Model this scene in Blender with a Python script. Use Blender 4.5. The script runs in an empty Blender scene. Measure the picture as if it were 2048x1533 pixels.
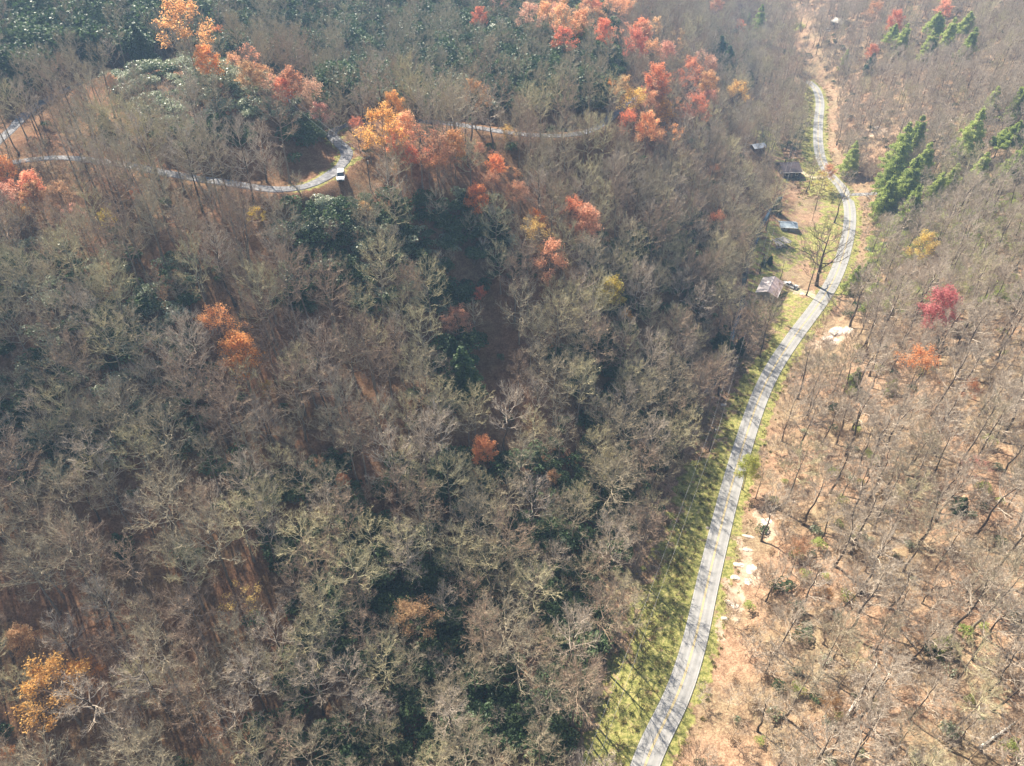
import bpy, math, random, bmesh
import numpy as np
from mathutils import Vector, Matrix
scene=bpy.context.scene
random.seed(4); RS=np.random.RandomState(11)
# ---------------- camera, world, sun, exposure ----------------
cam_d=bpy.data.cameras.new('camera'); cam=bpy.data.objects.new('camera',cam_d); scene.collection.objects.link(cam)
cam.location=(0,0,135.0); cam.rotation_euler=(math.radians(90-39.0),0,0)
cam_d.sensor_width=36; cam_d.lens=1420/2048*36; cam_d.clip_start=1; cam_d.clip_end=6000
scene.camera=cam
SUN_AZ=math.radians(-32); SUN_EL=math.radians(44)
world=bpy.data.worlds.new('World'); scene.world=world; world.use_nodes=True
wn=world.node_tree.nodes; wl=world.node_tree.links
sky=wn.new('ShaderNodeTexSky'); sky.sky_type='NISHITA'; sky.sun_disc=False
sky.sun_elevation=SUN_EL; sky.sun_rotation=SUN_AZ; sky.air_density=1.2; sky.dust_density=1.2
wl.new(sky.outputs[0],wn['Background'].inputs[0]); wn['Background'].inputs[1].default_value=0.062
sd=bpy.data.lights.new('sun','SUN'); sd.energy=5.0; sd.angle=math.radians(.5); sd.color=(1,.9,.75)
so=bpy.data.objects.new('sun',sd); scene.collection.objects.link(so)
so.rotation_euler=Vector((-math.sin(SUN_AZ)*math.cos(SUN_EL),-math.cos(SUN_AZ)*math.cos(SUN_EL),-math.sin(SUN_EL))).to_track_quat('-Z','Y').to_euler()
scene.view_settings.view_transform='Standard'; scene.view_settings.look='None'
scene.view_settings.gamma=1; scene.view_settings.use_curve_mapping=False
scene.view_settings.exposure=1.5
scene.render.engine='CYCLES'
scene.cycles.max_bounces=6; scene.cycles.diffuse_bounces=3; scene.cycles.glossy_bounces=2; scene.cycles.transmission_bounces=3
scene.cycles.volume_bounces=0; scene.cycles.transparent_max_bounces=6
scene.cycles.use_denoising=True; scene.cycles.denoiser='OPENIMAGEDENOISE'; scene.cycles.sample_clamp_indirect=4
HAZE_DENSITY=0.0003; HAZE_COLOR=(.44,.67,1.0,1)
CAM_H=135.0; PITCH=math.radians(39.0); FPX=1420.0
CT,ST=math.cos(PITCH),math.sin(PITCH)
def ray(px,py):
    u=(np.asarray(px,float)-1024.0)/FPX; v=(np.asarray(py,float)-766.5)/FPX
    # forward (0,CT,-ST), up (0,ST,CT)
    return np.stack([u, CT-v*ST, -ST-v*CT],-1)
def project(P):
    P=np.asarray(P,float); x=P[...,0]; y=P[...,1]; z=P[...,2]-CAM_H
    d=y*CT-z*ST; upc=y*ST+z*CT
    d=np.where(d<1e-3,1e-3,d)
    return 1024+FPX*x/d, 766.5-FPX*upc/d, d
def at_z(px,py,z):
    r=ray(px,py); t=(z-CAM_H)/r[...,2]
    return r*np.asarray(t)[...,None]+np.array([0,0,CAM_H])
# --- the road through the valley: photo points, elevation
ROAD_PX=[(1268,1600,0),(1300,1500,0),(1352,1400,0),(1388,1290,0),(1412,1180,0),(1438,1070,0),(1462,975,0),(1490,880,0),(1517,800,0),
 (1548,735,0),(1590,672,0),(1640,605,0),(1672,550,0),(1692,490,0),(1700,440,0),(1697,405,0),(1683,375,0),(1655,345,0),(1641,315,0),
 (1636,280,0),(1637,240,0),(1640,205,0),(1632,178,0),(1616,163,0)]
DRIVE_PX=[(-60,330,66),(0,330,66),(110,314,65),(250,330,63),(340,348,61.5),(440,363,60.5),(560,381,60),(625,370,60),(668,345,60.5),(695,318,61),(697,297,61.5),(672,283,62),(656,270,62),(668,257,62),
 (720,244,61.5),(800,240,60),(880,245,59),(950,255,58),(1050,270,56),(1150,270,54),(1200,250,52),(1235,222,50),(1272,186,48)]
TRACK_PX=[(-60,330,67),(20,262,68),(40,240,68),(90,200,69),(150,172,70),(230,146,71),(300,135,72.5),(350,128,73)]
SIDE_PX=[(1702,389,0.1),(1722,389,1.0),(1745,389,2.5),(1790,380,6)]
def px_line(L):
    a=np.array(L,float); return at_z(a[:,0],a[:,1],a[:,2])
def catmull(P,step):
    P=np.vstack([2*P[0]-P[1],P,2*P[-1]-P[-2]]); out=[]
    for i in range(1,len(P)-2):
        n=max(2,int(np.linalg.norm(P[i+1]-P[i])/step))
        t=np.linspace(0,1,n,endpoint=False)[:,None]
        a,b,c,d=P[i-1],P[i],P[i+1],P[i+2]
        out.append(0.5*((2*b)+(-a+c)*t+(2*a-5*b+4*c-d)*t**2+(-a+3*b-3*c+d)*t**3))
    out=np.vstack(out+[P[-2][None]])
    for _ in range(6):
        q=out.copy(); q[1:-1]=(out[:-2]+out[1:-1]*2+out[2:])/4; out=q
    return out
ROAD=catmull(px_line(ROAD_PX),2.0); DRIVE=catmull(px_line(DRIVE_PX),2.0)
TRACK=catmull(px_line(TRACK_PX),2.0); SIDE=catmull(px_line(SIDE_PX),2.0)
far=np.array([[ROAD[-1,0]+(-8)*1.0,ROAD[-1,1]+40,3],[ROAD[-1,0]+0,ROAD[-1,1]+100,5],[ROAD[-1,0]+40,ROAD[-1,1]+220,8],[ROAD[-1,0]+60,ROAD[-1,1]+400,12]])
AXIS=np.vstack([[[ROAD[0,0]-12,ROAD[0,1]-40,0]],ROAD,far])
def line_dist(xy,L):
    """signed distance (right of the line positive) and z at the nearest point"""
    xy=np.asarray(xy,float); best=np.full(len(xy),1e9); side=np.zeros(len(xy)); zz=np.zeros(len(xy)); ss=np.zeros(len(xy))
    s0=0.0
    for a,b in zip(L[:-1],L[1:]):
        ab=b[:2]-a[:2]; l2=float(ab@ab)+1e-9; l=math.sqrt(l2)
        w=xy-a[:2]; t=np.clip((w@ab)/l2,0,1)
        q=w-t[:,None]*ab; d=np.hypot(q[:,0],q[:,1])
        m=d<best
        best=np.where(m,d,best); cr=ab[0]*w[:,1]-ab[1]*w[:,0]
        side=np.where(m,np.where(cr<0,1,-1),side); zz=np.where(m,a[2]+(b[2]-a[2])*t,zz); ss=np.where(m,s0+t*l,ss)
        s0+=l
    if len(L)>60 and L[-1,1]-L[0,1]>200:   # the valley road runs up the picture: its side is told by x at the same y
        o=np.argsort(L[:,1]); side=np.where(xy[:,0]>np.interp(xy[:,1],L[o,1],L[o,0]),1,-1)
    return best*side,zz,ss
# --- control heights
CTRL_PX=[(0,1533,6),(0,1200,18),(0,1000,26),(0,766,40),(-250,900,34),(-250,1400,12),(-300,500,58),(500,1533,2),(1000,1500,0),(1130,1400,0),(1230,1200,0),(700,1300,8),(450,1150,17),(700,1100,15),(500,800,33),(300,600,46),(250,900,28),(900,1000,14),
 (900,766,27),(990,640,30),(985,760,19),(1060,720,25),(1200,950,7),(1200,750,18),(1300,600,16),(1300,850,3),(1440,640,2),(1400,540,8),(1450,450,6),(1300,470,26),(1150,480,36),(1000,480,42),(700,470,52),(500,460,54),(100,430,57),(850,400,54),
 (800,300,62),(870,335,60),(1000,390,52),(1100,330,46),(1200,340,40),(1330,340,24),(1450,350,8),(1480,270,8),(1350,240,32),
 (470,160,76),(420,240,70),(540,220,72),(320,190,71),(350,290,64.5),(500,320,62.5),(610,300,63.5),(620,240,66),(230,230,66),(120,260,66.5),
 (640,180,61),(850,150,60),(850,50,63),(850,0,70),(1000,200,57),(1000,60,64),(300,90,73),(100,120,75),(0,60,80),(300,0,82),(600,0,72),(600,90,64),
 (1200,130,50),(1200,40,56),(1350,120,34),(1400,180,20),(1450,90,10),(1300,20,44),(1560,60,6),(1500,10,14)]
pts=[at_z(a,b,c) for a,b,c in CTRL_PX]

def offs(L,i,d):
    t=L[min(i+2,len(L)-1)]-L[max(i-2,0)]; n=np.array([t[1],-t[0]])/math.hypot(t[0],t[1]); return L[i,:2]+n*d
for i in list(range(0,len(ROAD),12)):
    for d,z in ((0,0),(9,1.2),(30,10),(60,24),(105,40),(170,56),(260,72)):
        x,y=offs(ROAD,i,d); pts.append(np.array([x,y,z+ROAD[i,2]]))
    for d,z in ((-9,-.4),(-17,-.8)):
        x,y=offs(ROAD,i,d); pts.append(np.array([x,y,z+ROAD[i,2]]))
for f in far:
    for d,z in ((0,0),(40,16),(90,34),(180,60),(-40,14),(-100,40)):
        pts.append(np.array([f[0]+d,f[1],f[2]+z]))
for L in (DRIVE,TRACK,SIDE):
    for i in range(0,len(L),8): pts.append(L[i])
for x in np.arange(-700,901,160): pts.append(np.array([x,980,70+30*math.sin(x*.013)]))
for y in (100,300,500,700): pts.append(np.array([-620,y,90+.04*y]))
for y in (60,300,500,700): pts.append(np.array([640,y,85]))
for x in (-400,-200): pts.append(np.array([x,-40,-8+(-x)*.03]))
for x in (-300,-100,100,250): pts.append(np.array([x,620+.1*x,95+(-x)*.05 if x<50 else 30+ .2*(x-50)]) if x<150 else np.array([x,640,14+ .1*(x-150)]))
C=np.array(pts)
def tps_k(r2): return 0.5*r2*np.log(r2+1e-9)
S=100.0
X=C[:,:2]/S
def tps_fit(X,z,lam=0.02):
    n=len(X); d2=((X[:,None]-X[None])**2).sum(-1); K=tps_k(d2)+lam*np.eye(n)
    Pm=np.hstack([np.ones((n,1)),X]); A=np.zeros((n+3,n+3)); A[:n,:n]=K; A[:n,n:]=Pm; A[n:,:n]=Pm.T
    return np.linalg.solve(A,np.concatenate([z,np.zeros(3)]))
Wt=tps_fit(X,C[:,2])
def tps(xy):
    xy=np.asarray(xy,float)/S; out=np.zeros(len(xy))
    for i in range(0,len(xy),20000):
        q=xy[i:i+20000]; d2=((q[:,None]-X[None])**2).sum(-1)
        out[i:i+20000]=tps_k(d2)@Wt[:len(X)]+Wt[-3]+q@Wt[-2:]
    return out
def vnoise(x,y,seed):
    r=np.random.RandomState(seed).rand(256,256)*2-1
    xi=np.floor(x).astype(int); yi=np.floor(y).astype(int); fx=x-xi; fy=y-yi
    fx=fx*fx*(3-2*fx); fy=fy*fy*(3-2*fy)
    g=lambda a,b:r[a%256,b%256]
    return (g(xi,yi)*(1-fx)+g(xi+1,yi)*fx)*(1-fy)+(g(xi,yi+1)*(1-fx)+g(xi+1,yi+1)*fx)*fy
def sstep(a,b,x):
    t=np.clip((x-a)/(b-a),0,1); return t*t*(3-2*t)
GS=2.0; GX=np.arange(-560,700.1,GS); GY=np.arange(-20,900.1,GS)
gx,gy=np.meshgrid(GX,GY); gxy=np.stack([gx.ravel(),gy.ravel()],-1)
GZ=tps(gxy)
dR,zR,sR=line_dist(gxy,AXIS[::4]); 
fb=sstep(10,40,np.abs(dR))
GZ+=fb*(3.0*vnoise(gxy[:,0]/45,gxy[:,1]/45,1)+1.3*vnoise(gxy[:,0]/17,gxy[:,1]/17,2))+(.25+.3*fb)*vnoise(gxy[:,0]/6,gxy[:,1]/6,3)
GZ=np.clip(GZ,-12,118)
def flatten(GZ,L,hw,fall,sink=.10):
    d,z,s=line_dist(gxy,L); d=np.abs(d); w=1-sstep(hw+1.2,hw+fall,d)
    return GZ*(1-w)+(z-sink)*w
RD,RZ,_s=line_dist(gxy,ROAD)
GZ=flatten(GZ,ROAD,3.2,9); GZ=flatten(GZ,DRIVE,2.0,5.5); GZ=flatten(GZ,TRACK,1.7,5); GZ=flatten(GZ,SIDE,1.6,5)
GZ2=GZ.reshape(gx.shape)
def height(x,y):
    x=np.asarray(x,float); y=np.asarray(y,float)
    fx=np.clip((x-GX[0])/GS,0,len(GX)-1.001); fy=np.clip((y-GY[0])/GS,0,len(GY)-1.001)
    i=fx.astype(int); j=fy.astype(int); a=fx-i; b=fy-j
    return (GZ2[j,i]*(1-a)+GZ2[j,i+1]*a)*(1-b)+(GZ2[j+1,i]*(1-a)+GZ2[j+1,i+1]*a)*b
def hit(px,py,off=0.0):
    """first point on the ground surface (raised by off) seen at the photo position"""
    r=ray(px,py); r=r/np.linalg.norm(r); t=np.arange(30,1400,.75)
    P=r[None]*t[:,None]+np.array([0,0,CAM_H]); h=height(P[:,0],P[:,1])+off
    k=np.argmax(P[:,2]<h)
    if P[k,2]>=h[k]: k=len(t)-1
    p=P[k].copy(); p[2]=height(p[0],p[1]); return p
def visible(P):
    """is each point seen from the camera past the bare ground (points N,3)"""
    P=np.asarray(P,float); ok=np.ones(len(P),bool); c=np.array([0,0,CAM_H])
    for f in np.linspace(.15,.985,60):
        q=c+(P-c)*f; ok&=q[:,2]>height(q[:,0],q[:,1])
    return ok
# ---------------- materials ----------------
def new_mat(name):
    m=bpy.data.materials.new(name); m.use_nodes=True; return m,m.node_tree.nodes,m.node_tree.links,m.node_tree.nodes['Principled BSDF']
def N(ns,t,**kw):
    n=ns.new(t)
    for k,v in kw.items():
        if k.startswith('i_'): n.inputs[k[2:].replace('_',' ')].default_value=v
        else: setattr(n,k,v)
    return n
def ramp(ns,stops,interp='LINEAR'):
    r=ns.new('ShaderNodeValToRGB'); r.color_ramp.interpolation=interp; e=r.color_ramp.elements
    while len(e)<len(stops): e.new(.5)
    for k,(p,c) in enumerate(stops): e[k].position=p; e[k].color=(*c,1)
    return r
def noise(ns,ls,coord,scale,detail=3,rough=.55):
    n=N(ns,'ShaderNodeTexNoise'); n.inputs['Scale'].default_value=scale; n.inputs['Detail'].default_value=detail; n.inputs['Roughness'].default_value=rough
    if coord is not None: ls.new(coord,n.inputs['Vector'])
    return n
def mixc(ns,ls,f,a,b,mode='MIX'):
    m=ns.new('ShaderNodeMix'); m.data_type='RGBA'; m.blend_type=mode
    for s,v in ((0,f),(6,a),(7,b)):
        if hasattr(v,'links'): ls.new(v,m.inputs[s])
        else: m.inputs[s].default_value=v if s==0 else (*v,1)
    return m.outputs[2]
def math_n(ns,ls,op,a,b=0.0,clamp=False):
    m=ns.new('ShaderNodeMath'); m.operation=op; m.use_clamp=clamp
    for s,v in ((0,a),(1,b)):
        if hasattr(v,'links'): ls.new(v,m.inputs[s])
        else: m.inputs[s].default_value=v
    return m.outputs[0]
def attr(ns,name): 
    a=ns.new('ShaderNodeAttribute'); a.attribute_name=name; return a.outputs['Fac']
def ground_material():
    m,ns,ls,b=new_mat('forest_floor')
    co=ns.new('ShaderNodeTexCoord').outputs['Object']
    n1=noise(ns,ls,co,.07,4); n2=noise(ns,ls,co,.55,6,.78); n3=noise(ns,ls,co,2.6,5,.8)
    f=math_n(ns,ls,'ADD',math_n(ns,ls,'MULTIPLY',n2.outputs[0],.42),math_n(ns,ls,'MULTIPLY',n3.outputs[0],.58))
    lit=ramp(ns,[(.32,(.09,.052,.035)),(.44,(.20,.12,.075)),(.54,(.36,.235,.15)),(.66,(.52,.39,.28))]); ls.new(f,lit.inputs[0])
    lit2=ramp(ns,[(.32,(.08,.05,.035)),(.46,(.19,.13,.08)),(.58,(.33,.26,.16)),(.7,(.45,.38,.27))]); ls.new(f,lit2.inputs[0])
    r1=ramp(ns,[(.42,(0,0,0)),(.6,(1,1,1))]); ls.new(n1.outputs[0],r1.inputs[0])
    leaf=mixc(ns,ls,r1.outputs[0],lit.outputs[0],lit2.outputs[0])
    leaf=mixc(ns,ls,math_n(ns,ls,'MULTIPLY',attr(ns,'rust'),1.0),leaf,mixc(ns,ls,1.0,leaf,(.66,.54,.47),'MULTIPLY'))  # rust tint: reddish litter, and woodland shade multiplied into the colour
    # moss and green plants on the floor
    n4=noise(ns,ls,co,.35,5,.65)
    g=ramp(ns,[(.32,(.07,.078,.022)),(.44,(.16,.17,.05)),(.54,(.29,.275,.09)),(.68,(.48,.38,.2))]); ls.new(noise(ns,ls,co,1.1,7,.8).outputs[0],g.inputs[0])
    gm=math_n(ns,ls,'ADD',attr(ns,'grass'),math_n(ns,ls,'MULTIPLY',math_n(ns,ls,'SUBTRACT',n4.outputs[0],.5),2.2))
    gr=ramp(ns,[(.42,(0,0,0)),(.6,(1,1,1))]); ls.new(gm,gr.inputs[0])
    c=mixc(ns,ls,gr.outputs[0],leaf,g.outputs[0])
    # bare pale soil
    soil=ramp(ns,[(.35,(.24,.165,.11)),(.65,(.50,.39,.29))]); ls.new(n2.outputs[0],soil.inputs[0])
    sm=math_n(ns,ls,'ADD',attr(ns,'soil'),math_n(ns,ls,'MULTIPLY',math_n(ns,ls,'SUBTRACT',n2.outputs[0],.5),1.8))
    sr=ramp(ns,[(.45,(0,0,0)),(.6,(1,1,1))]); ls.new(sm,sr.inputs[0])
    c=mixc(ns,ls,sr.outputs[0],c,soil.outputs[0])
    ls.new(c,b.inputs['Base Color']); b.inputs['Roughness'].default_value=.95; b.inputs['Specular IOR Level'].default_value=.1
    bp=ns.new('ShaderNodeBump'); bp.inputs['Strength'].default_value=.9; bp.inputs['Distance'].default_value=.35
    ls.new(f,bp.inputs['Height']); ls.new(bp.outputs[0],b.inputs['Normal'])
    return m
def surf(name,stops,scale,rough=.9,detail=5,bump=.3,dist=.02,spec=.2,coord='Object',metal=0):
    m,ns,ls,b=new_mat(name); co=ns.new('ShaderNodeTexCoord').outputs[coord]
    n=noise(ns,ls,co,scale,detail,.65); r=ramp(ns,stops); ls.new(n.outputs[0],r.inputs[0]); ls.new(r.outputs[0],b.inputs['Base Color'])
    b.inputs['Roughness'].default_value=rough; b.inputs['Specular IOR Level'].default_value=spec; b.inputs['Metallic'].default_value=metal
    if bump:
        bp=ns.new('ShaderNodeBump'); bp.inputs['Strength'].default_value=bump; bp.inputs['Distance'].default_value=dist
        ls.new(n.outputs[0],bp.inputs['Height']); ls.new(bp.outputs[0],b.inputs['Normal'])
    return m
def wood(name,c0,c1,dark=.6):
    """bark or twig colour with a little change from tree to tree and place to place"""
    m,ns,ls,b=new_mat(name); oi=ns.new('ShaderNodeObjectInfo')
    n=noise(ns,ls,oi.outputs['Location'],.03,2); rnd=math_n(ns,ls,'ADD',math_n(ns,ls,'MULTIPLY',oi.outputs['Random'],.6),math_n(ns,ls,'MULTIPLY',n.outputs[0],.5))
    c=mixc(ns,ls,rnd,c0,c1)
    n2=noise(ns,ls,ns.new('ShaderNodeTexCoord').outputs['Object'],1.3,4,.7)
    r=ramp(ns,[(.35,(dark,)*3),(.65,(1.15,)*3)]); ls.new(n2.outputs[0],r.inputs[0])
    c=mixc(ns,ls,1.0,c,r.outputs[0],'MULTIPLY')
    ls.new(c,b.inputs['Base Color']); b.inputs['Roughness'].default_value=.85; b.inputs['Specular IOR Level'].default_value=.25
    return m
def leafy(name,stops,trans=.4,rough=.6,spec=.3,use_color=False,scale=.8,vary=.22):
    m,ns,ls,b=new_mat(name); co=ns.new('ShaderNodeTexCoord').outputs['Object']; oi=ns.new('ShaderNodeObjectInfo')
    n=noise(ns,ls,co,scale,4,.7); f=math_n(ns,ls,'ADD',n.outputs[0],math_n(ns,ls,'MULTIPLY',math_n(ns,ls,'SUBTRACT',oi.outputs['Random'],.5),vary))
    r=ramp(ns,stops); ls.new(f,r.inputs[0]); c=r.outputs[0]
    if use_color: c=mixc(ns,ls,1.0,c,oi.outputs['Color'],'MULTIPLY')
    ls.new(c,b.inputs['Base Color']); b.inputs['Roughness'].default_value=rough; b.inputs['Specular IOR Level'].default_value=spec
    tr=ns.new('ShaderNodeBsdfTranslucent'); ls.new(c,tr.inputs[0]); mx=ns.new('ShaderNodeMixShader'); mx.inputs[0].default_value=trans
    ls.new(b.outputs[0],mx.inputs[1]); ls.new(tr.outputs[0],mx.inputs[2]); ls.new(mx.outputs[0],ns['Material Output'].inputs[0])
    return m
def plain(name,col,rough=.6,spec=.4,metal=0,amt=.12,scale=3):
    return surf(name,[(.3,tuple(c*(1-amt) for c in col)),(.7,tuple(min(1,c*(1+amt)) for c in col))],scale,rough,3,0,0,spec,metal=metal)
M={}
M['ground']=ground_material()
M['bark']=wood('grey_bark',(.17,.135,.105),(.30,.26,.21))
M['darkbark']=wood('dark_bark',(.075,.058,.045),(.12,.095,.075))
M['palebark']=wood('pale_bark',(.5,.46,.4),(.62,.58,.52))
M['twig_grey']=wood('grey_twigs',(.36,.30,.205),(.50,.43,.30))
M['twig_lichen']=wood('lichen_twigs',(.48,.42,.25),(.62,.55,.34))
M['twig_tan']=wood('tan_twigs',(.45,.37,.28),(.58,.49,.39))
M['twig_brown']=wood('brown_twigs',(.33,.235,.165),(.44,.33,.235))
M['twig_dark']=wood('dark_twigs',(.13,.105,.08),(.19,.155,.12))
M['leaves']=leafy('autumn_leaves',[(.35,(.7,.66,.62)),(.5,(1.0,1.0,.97)),(.68,(1.2,1.35,1.3))],.6,.6,.25,True)
M['laurel']=leafy('laurel_leaves',[(.3,(.028,.06,.024)),(.5,(.065,.115,.042)),(.7,(.15,.20,.09))],.3,.55,.35)
M['paleshrub']=leafy('pale_laurel_leaves',[(.3,(.12,.16,.08)),(.5,(.30,.34,.20)),(.7,(.52,.55,.42))],.3,.45,.7)
M['pine']=leafy('pine_needles',[(.3,(.22,.28,.08)),(.5,(.42,.49,.14)),(.7,(.58,.62,.24))],.5,.55,.3)
M['hemlock']=leafy('hemlock_needles',[(.3,(.03,.07,.025)),(.5,(.06,.12,.04)),(.7,(.12,.19,.06))],.3,.5,.4)
M['weeds']=leafy('verge_weeds',[(.3,(.10,.12,.035)),(.43,(.20,.22,.06)),(.56,(.33,.30,.10)),(.7,(.46,.35,.2))],.4,.8,.1,vary=.5)
M['brush']=leafy('dry_brush',[(.3,(.10,.06,.035)),(.5,(.23,.15,.085)),(.7,(.37,.27,.16))],.2,.85,.1)
M['asphalt']=surf('worn_asphalt',[(.3,(.24,.24,.235)),(.5,(.28,.275,.27)),(.7,(.32,.315,.305))],.6,.85,6,.2,.01,.3)
M['gravel']=surf('gravel',[(.3,(.10,.10,.11)),(.5,(.18,.18,.19)),(.7,(.33,.325,.32))],1.2,.95,6,.5,.05,.1)
M['grassdirt']=surf('pale_dry_grass',[(.3,(.28,.24,.13)),(.5,(.46,.40,.25)),(.7,(.62,.55,.38))],.8,.95,6,.5,.05,.1)
M['yellow']=surf('yellow_line_paint',[(.3,(.42,.32,.12)),(.6,(.58,.44,.16))],2,.7,4,0)
M['white']=surf('white_line_paint',[(.3,(.33,.33,.32)),(.6,(.52,.52,.5))],2,.7,4,0)
M['rock']=surf('pale_rock',[(.3,(.22,.16,.12)),(.45,(.48,.40,.33)),(.7,(.68,.62,.54))],1.3,.9,8,1.0,.25,.2)
M['creek']=plain('creek_water',(.02,.028,.03),.12,.6)

def wheel_tracks():
    m=M['asphalt']; ns,ls=m.node_tree.nodes,m.node_tree.links; b=ns['Principled BSDF']; src=b.inputs['Base Color'].links[0].from_socket
    a=math_n(ns,ls,'ABSOLUTE',attr(ns,'across')); r=ramp(ns,[(0,(.93,.93,.93)),(.16,(.97,.97,.97)),(.28,(1.1,1.1,1.1)),(.42,(.93,.93,.92)),(.58,(.9,.9,.89)),(.74,(1.08,1.08,1.08)),(.9,(.95,.95,.94)),(1,(.8,.78,.74))]); ls.new(a,r.inputs[0])
    n=noise(ns,ls,ns.new('ShaderNodeTexCoord').outputs['Object'],.12,5,.7); r2=ramp(ns,[(.35,(.88,.88,.88)),(.65,(1.08,1.08,1.07))]); ls.new(n.outputs[0],r2.inputs[0])
    ls.new(mixc(ns,ls,1.0,mixc(ns,ls,1.0,src,r.outputs[0],'MULTIPLY'),r2.outputs[0],'MULTIPLY'),b.inputs['Base Color'])
wheel_tracks()
# ---------------- mesh helpers ----------------
COL=scene.collection
class Acc:
    def __init__(s): s.v=[]; s.f=[]; s.m=[]; s.n=0
    def add(s,v,f,mi=0):
        v=np.asarray(v,float).reshape(-1,3); s.v.append(v); s.f+=(f+s.n).tolist() if isinstance(f,np.ndarray) else [[i+s.n for i in q] for q in f]; s.m+=[mi]*len(f); s.n+=len(v)
    def box(s,c,d,mi=0,rot=None,taper=1.0):
        x,y,z=np.array(d)/2; t=taper
        v=np.array([(-x,-y,-z),(x,-y,-z),(x,y,-z),(-x,y,-z),(-x*t,-y*t,z),(x*t,-y*t,z),(x*t,y*t,z),(-x*t,y*t,z)])
        if rot is not None: v=v@np.array(rot).T
        s.add(v+np.array(c),[(0,3,2,1),(4,5,6,7),(0,1,5,4),(1,2,6,5),(2,3,7,6),(3,0,4,7)],mi)
    def tube(s,P,r,S=6,mi=0,cap=True):
        P=np.asarray(P,float)[None]; r=np.broadcast_to(np.asarray(r,float),P.shape[1])[None]
        v,f=tubes(P,r,S); s.add(v,f,mi)
        if cap:
            k=P.shape[1]; s.add(v[-S:],[list(range(S))],mi); s.add(v[:S],[list(range(S))[::-1]],mi)
    def mesh(s,name,mats,smooth=False):
        me=bpy.data.meshes.new(name); me.from_pydata(np.vstack(s.v).tolist(),[],s.f)
        for m in mats: me.materials.append(m)
        if len(mats)>1: me.polygons.foreach_set('material_index',s.m)
        if smooth: me.polygons.foreach_set('use_smooth',[True]*len(me.polygons))
        me.update(); return me
def tubes(P,r,S):
    """P (N,K,3) centre lines, r (N,K): vertices and quads of N open tubes"""
    Nn,K,_=P.shape
    T=np.empty_like(P); T[:,1:-1]=P[:,2:]-P[:,:-2]; T[:,0]=P[:,1]-P[:,0]; T[:,-1]=P[:,-1]-P[:,-2]
    T/=np.linalg.norm(T,axis=2,keepdims=True)+1e-9
    ref=np.where(np.abs(T[:,:1,2:3])>.8,np.array([1.,0,0]),np.array([0,0,1.])); ref=np.broadcast_to(ref,T.shape)
    A=np.cross(T,ref); A/=np.linalg.norm(A,axis=2,keepdims=True)+1e-9; B=np.cross(T,A)
    an=np.arange(S)*2*math.pi/S
    V=P[:,:,None]+r[:,:,None,None]*(A[:,:,None]*np.cos(an)[:,None]+B[:,:,None]*np.sin(an)[:,None])
    k=np.arange(Nn)[:,None,None]*K*S+np.arange(K-1)[None,:,None]*S; j=np.arange(S)[None,None,:]; j2=(j+1)%S
    F=np.stack([k+j,k+j2,k+S+j2,k+S+j],-1).reshape(-1,4)
    return V.reshape(-1,3),F
def link(name,me,parent=None,loc=None,**props):
    o=bpy.data.objects.new(name,me); COL.objects.link(o)
    if parent is not None: o.parent=parent
    if loc is not None: o.location=loc
    for k,v in props.items(): o[k]=v
    return o
def thing(name,label,cat,loc,rz=0,group=None,sc=1.0):
    o=link(name,None,None,loc,label=label,category=cat); o.rotation_euler=(0,0,rz); o.scale=(sc,)*3
    if group: o['group']=group
    o.empty_display_size=.1
    return o
def obj(name,acc,mats,parent=None,**kw):
    return link(name,acc.mesh(name,mats if isinstance(mats,(list,tuple)) else [mats]),parent,**kw)
# ---------------- terrain ----------------
def in_poly(px,py,poly):
    px=np.asarray(px,float); py=np.asarray(py,float); ins=np.zeros(px.shape,bool); n=len(poly)
    for i in range(n):
        x1,y1=poly[i]; x2,y2=poly[(i+1)%n]
        c=((y1>py)!=(y2>py)); xx=(x2-x1)*(py-y1)/((y2-y1) or 1e-9)+x1; ins^=c&(px<xx)
    return ins
def world_poly(poly):
    return [tuple(hit(a,b)[:2]) for a,b in poly]
CLEAR_PX=[(1135,1640),(1150,1533),(1190,1400),(1240,1250),(1285,1130),(1335,1020),(1375,920),(1410,840),(1455,770),(1500,730),(1530,700),(1545,660),(1490,625),(1495,560),(1510,500),(1535,460),
 (1560,425),(1592,400),(1600,372),(1545,362),(1545,318),(1598,318),(1604,260),(1606,200),(1612,165),(1650,165),(1655,230),(1672,300),(1690,350),(1712,380),(1745,380),(1748,395),(1722,398),(1718,460),(1708,520),(1690,560),(1655,625),(1600,700),(1562,770),(1530,850),(1500,960),(1475,1080),(1450,1200),(1425,1300),(1385,1430),(1345,1560),(1325,1640)]
CLEAR=world_poly(CLEAR_PX)
LAWN=world_poly([(1500,620),(1492,560),(1505,500),(1530,455),(1560,425),(1600,400),(1640,400),(1690,420),(1690,500),(1660,580),(1600,660),(1560,700),(1548,650)])
LEAFY=[world_poly(p) for p in ([(1548,440),(1560,400),(1600,385),(1640,395),(1640,440),(1600,470)],[(1560,560),(1600,520),(1650,560),(1610,600)])]
def blobs(L,soft=.25):
    out=np.zeros(len(gxy))
    for px,py,wx,wy in L:
        c=hit(px,py); d=project(c)[2]; sx=wx/FPX*d
        sy=wy/FPX*d/max(.3,(CAM_H-c[2])/d)
        q=np.hypot((gxy[:,0]-c[0])/sx,(gxy[:,1]-c[1])/sy); out=np.maximum(out,1-sstep(1-soft,1+soft,q))
    return out
grass=np.zeros(len(gxy)); ins=in_poly(gxy[:,0],gxy[:,1],CLEAR)
left=(RD<0)&ins
vn=vnoise(gxy[:,0]/9,gxy[:,1]/9,8)
grass=np.where(left,.82-.42*sstep(8,17,-RD+7*vn),0)
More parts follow.
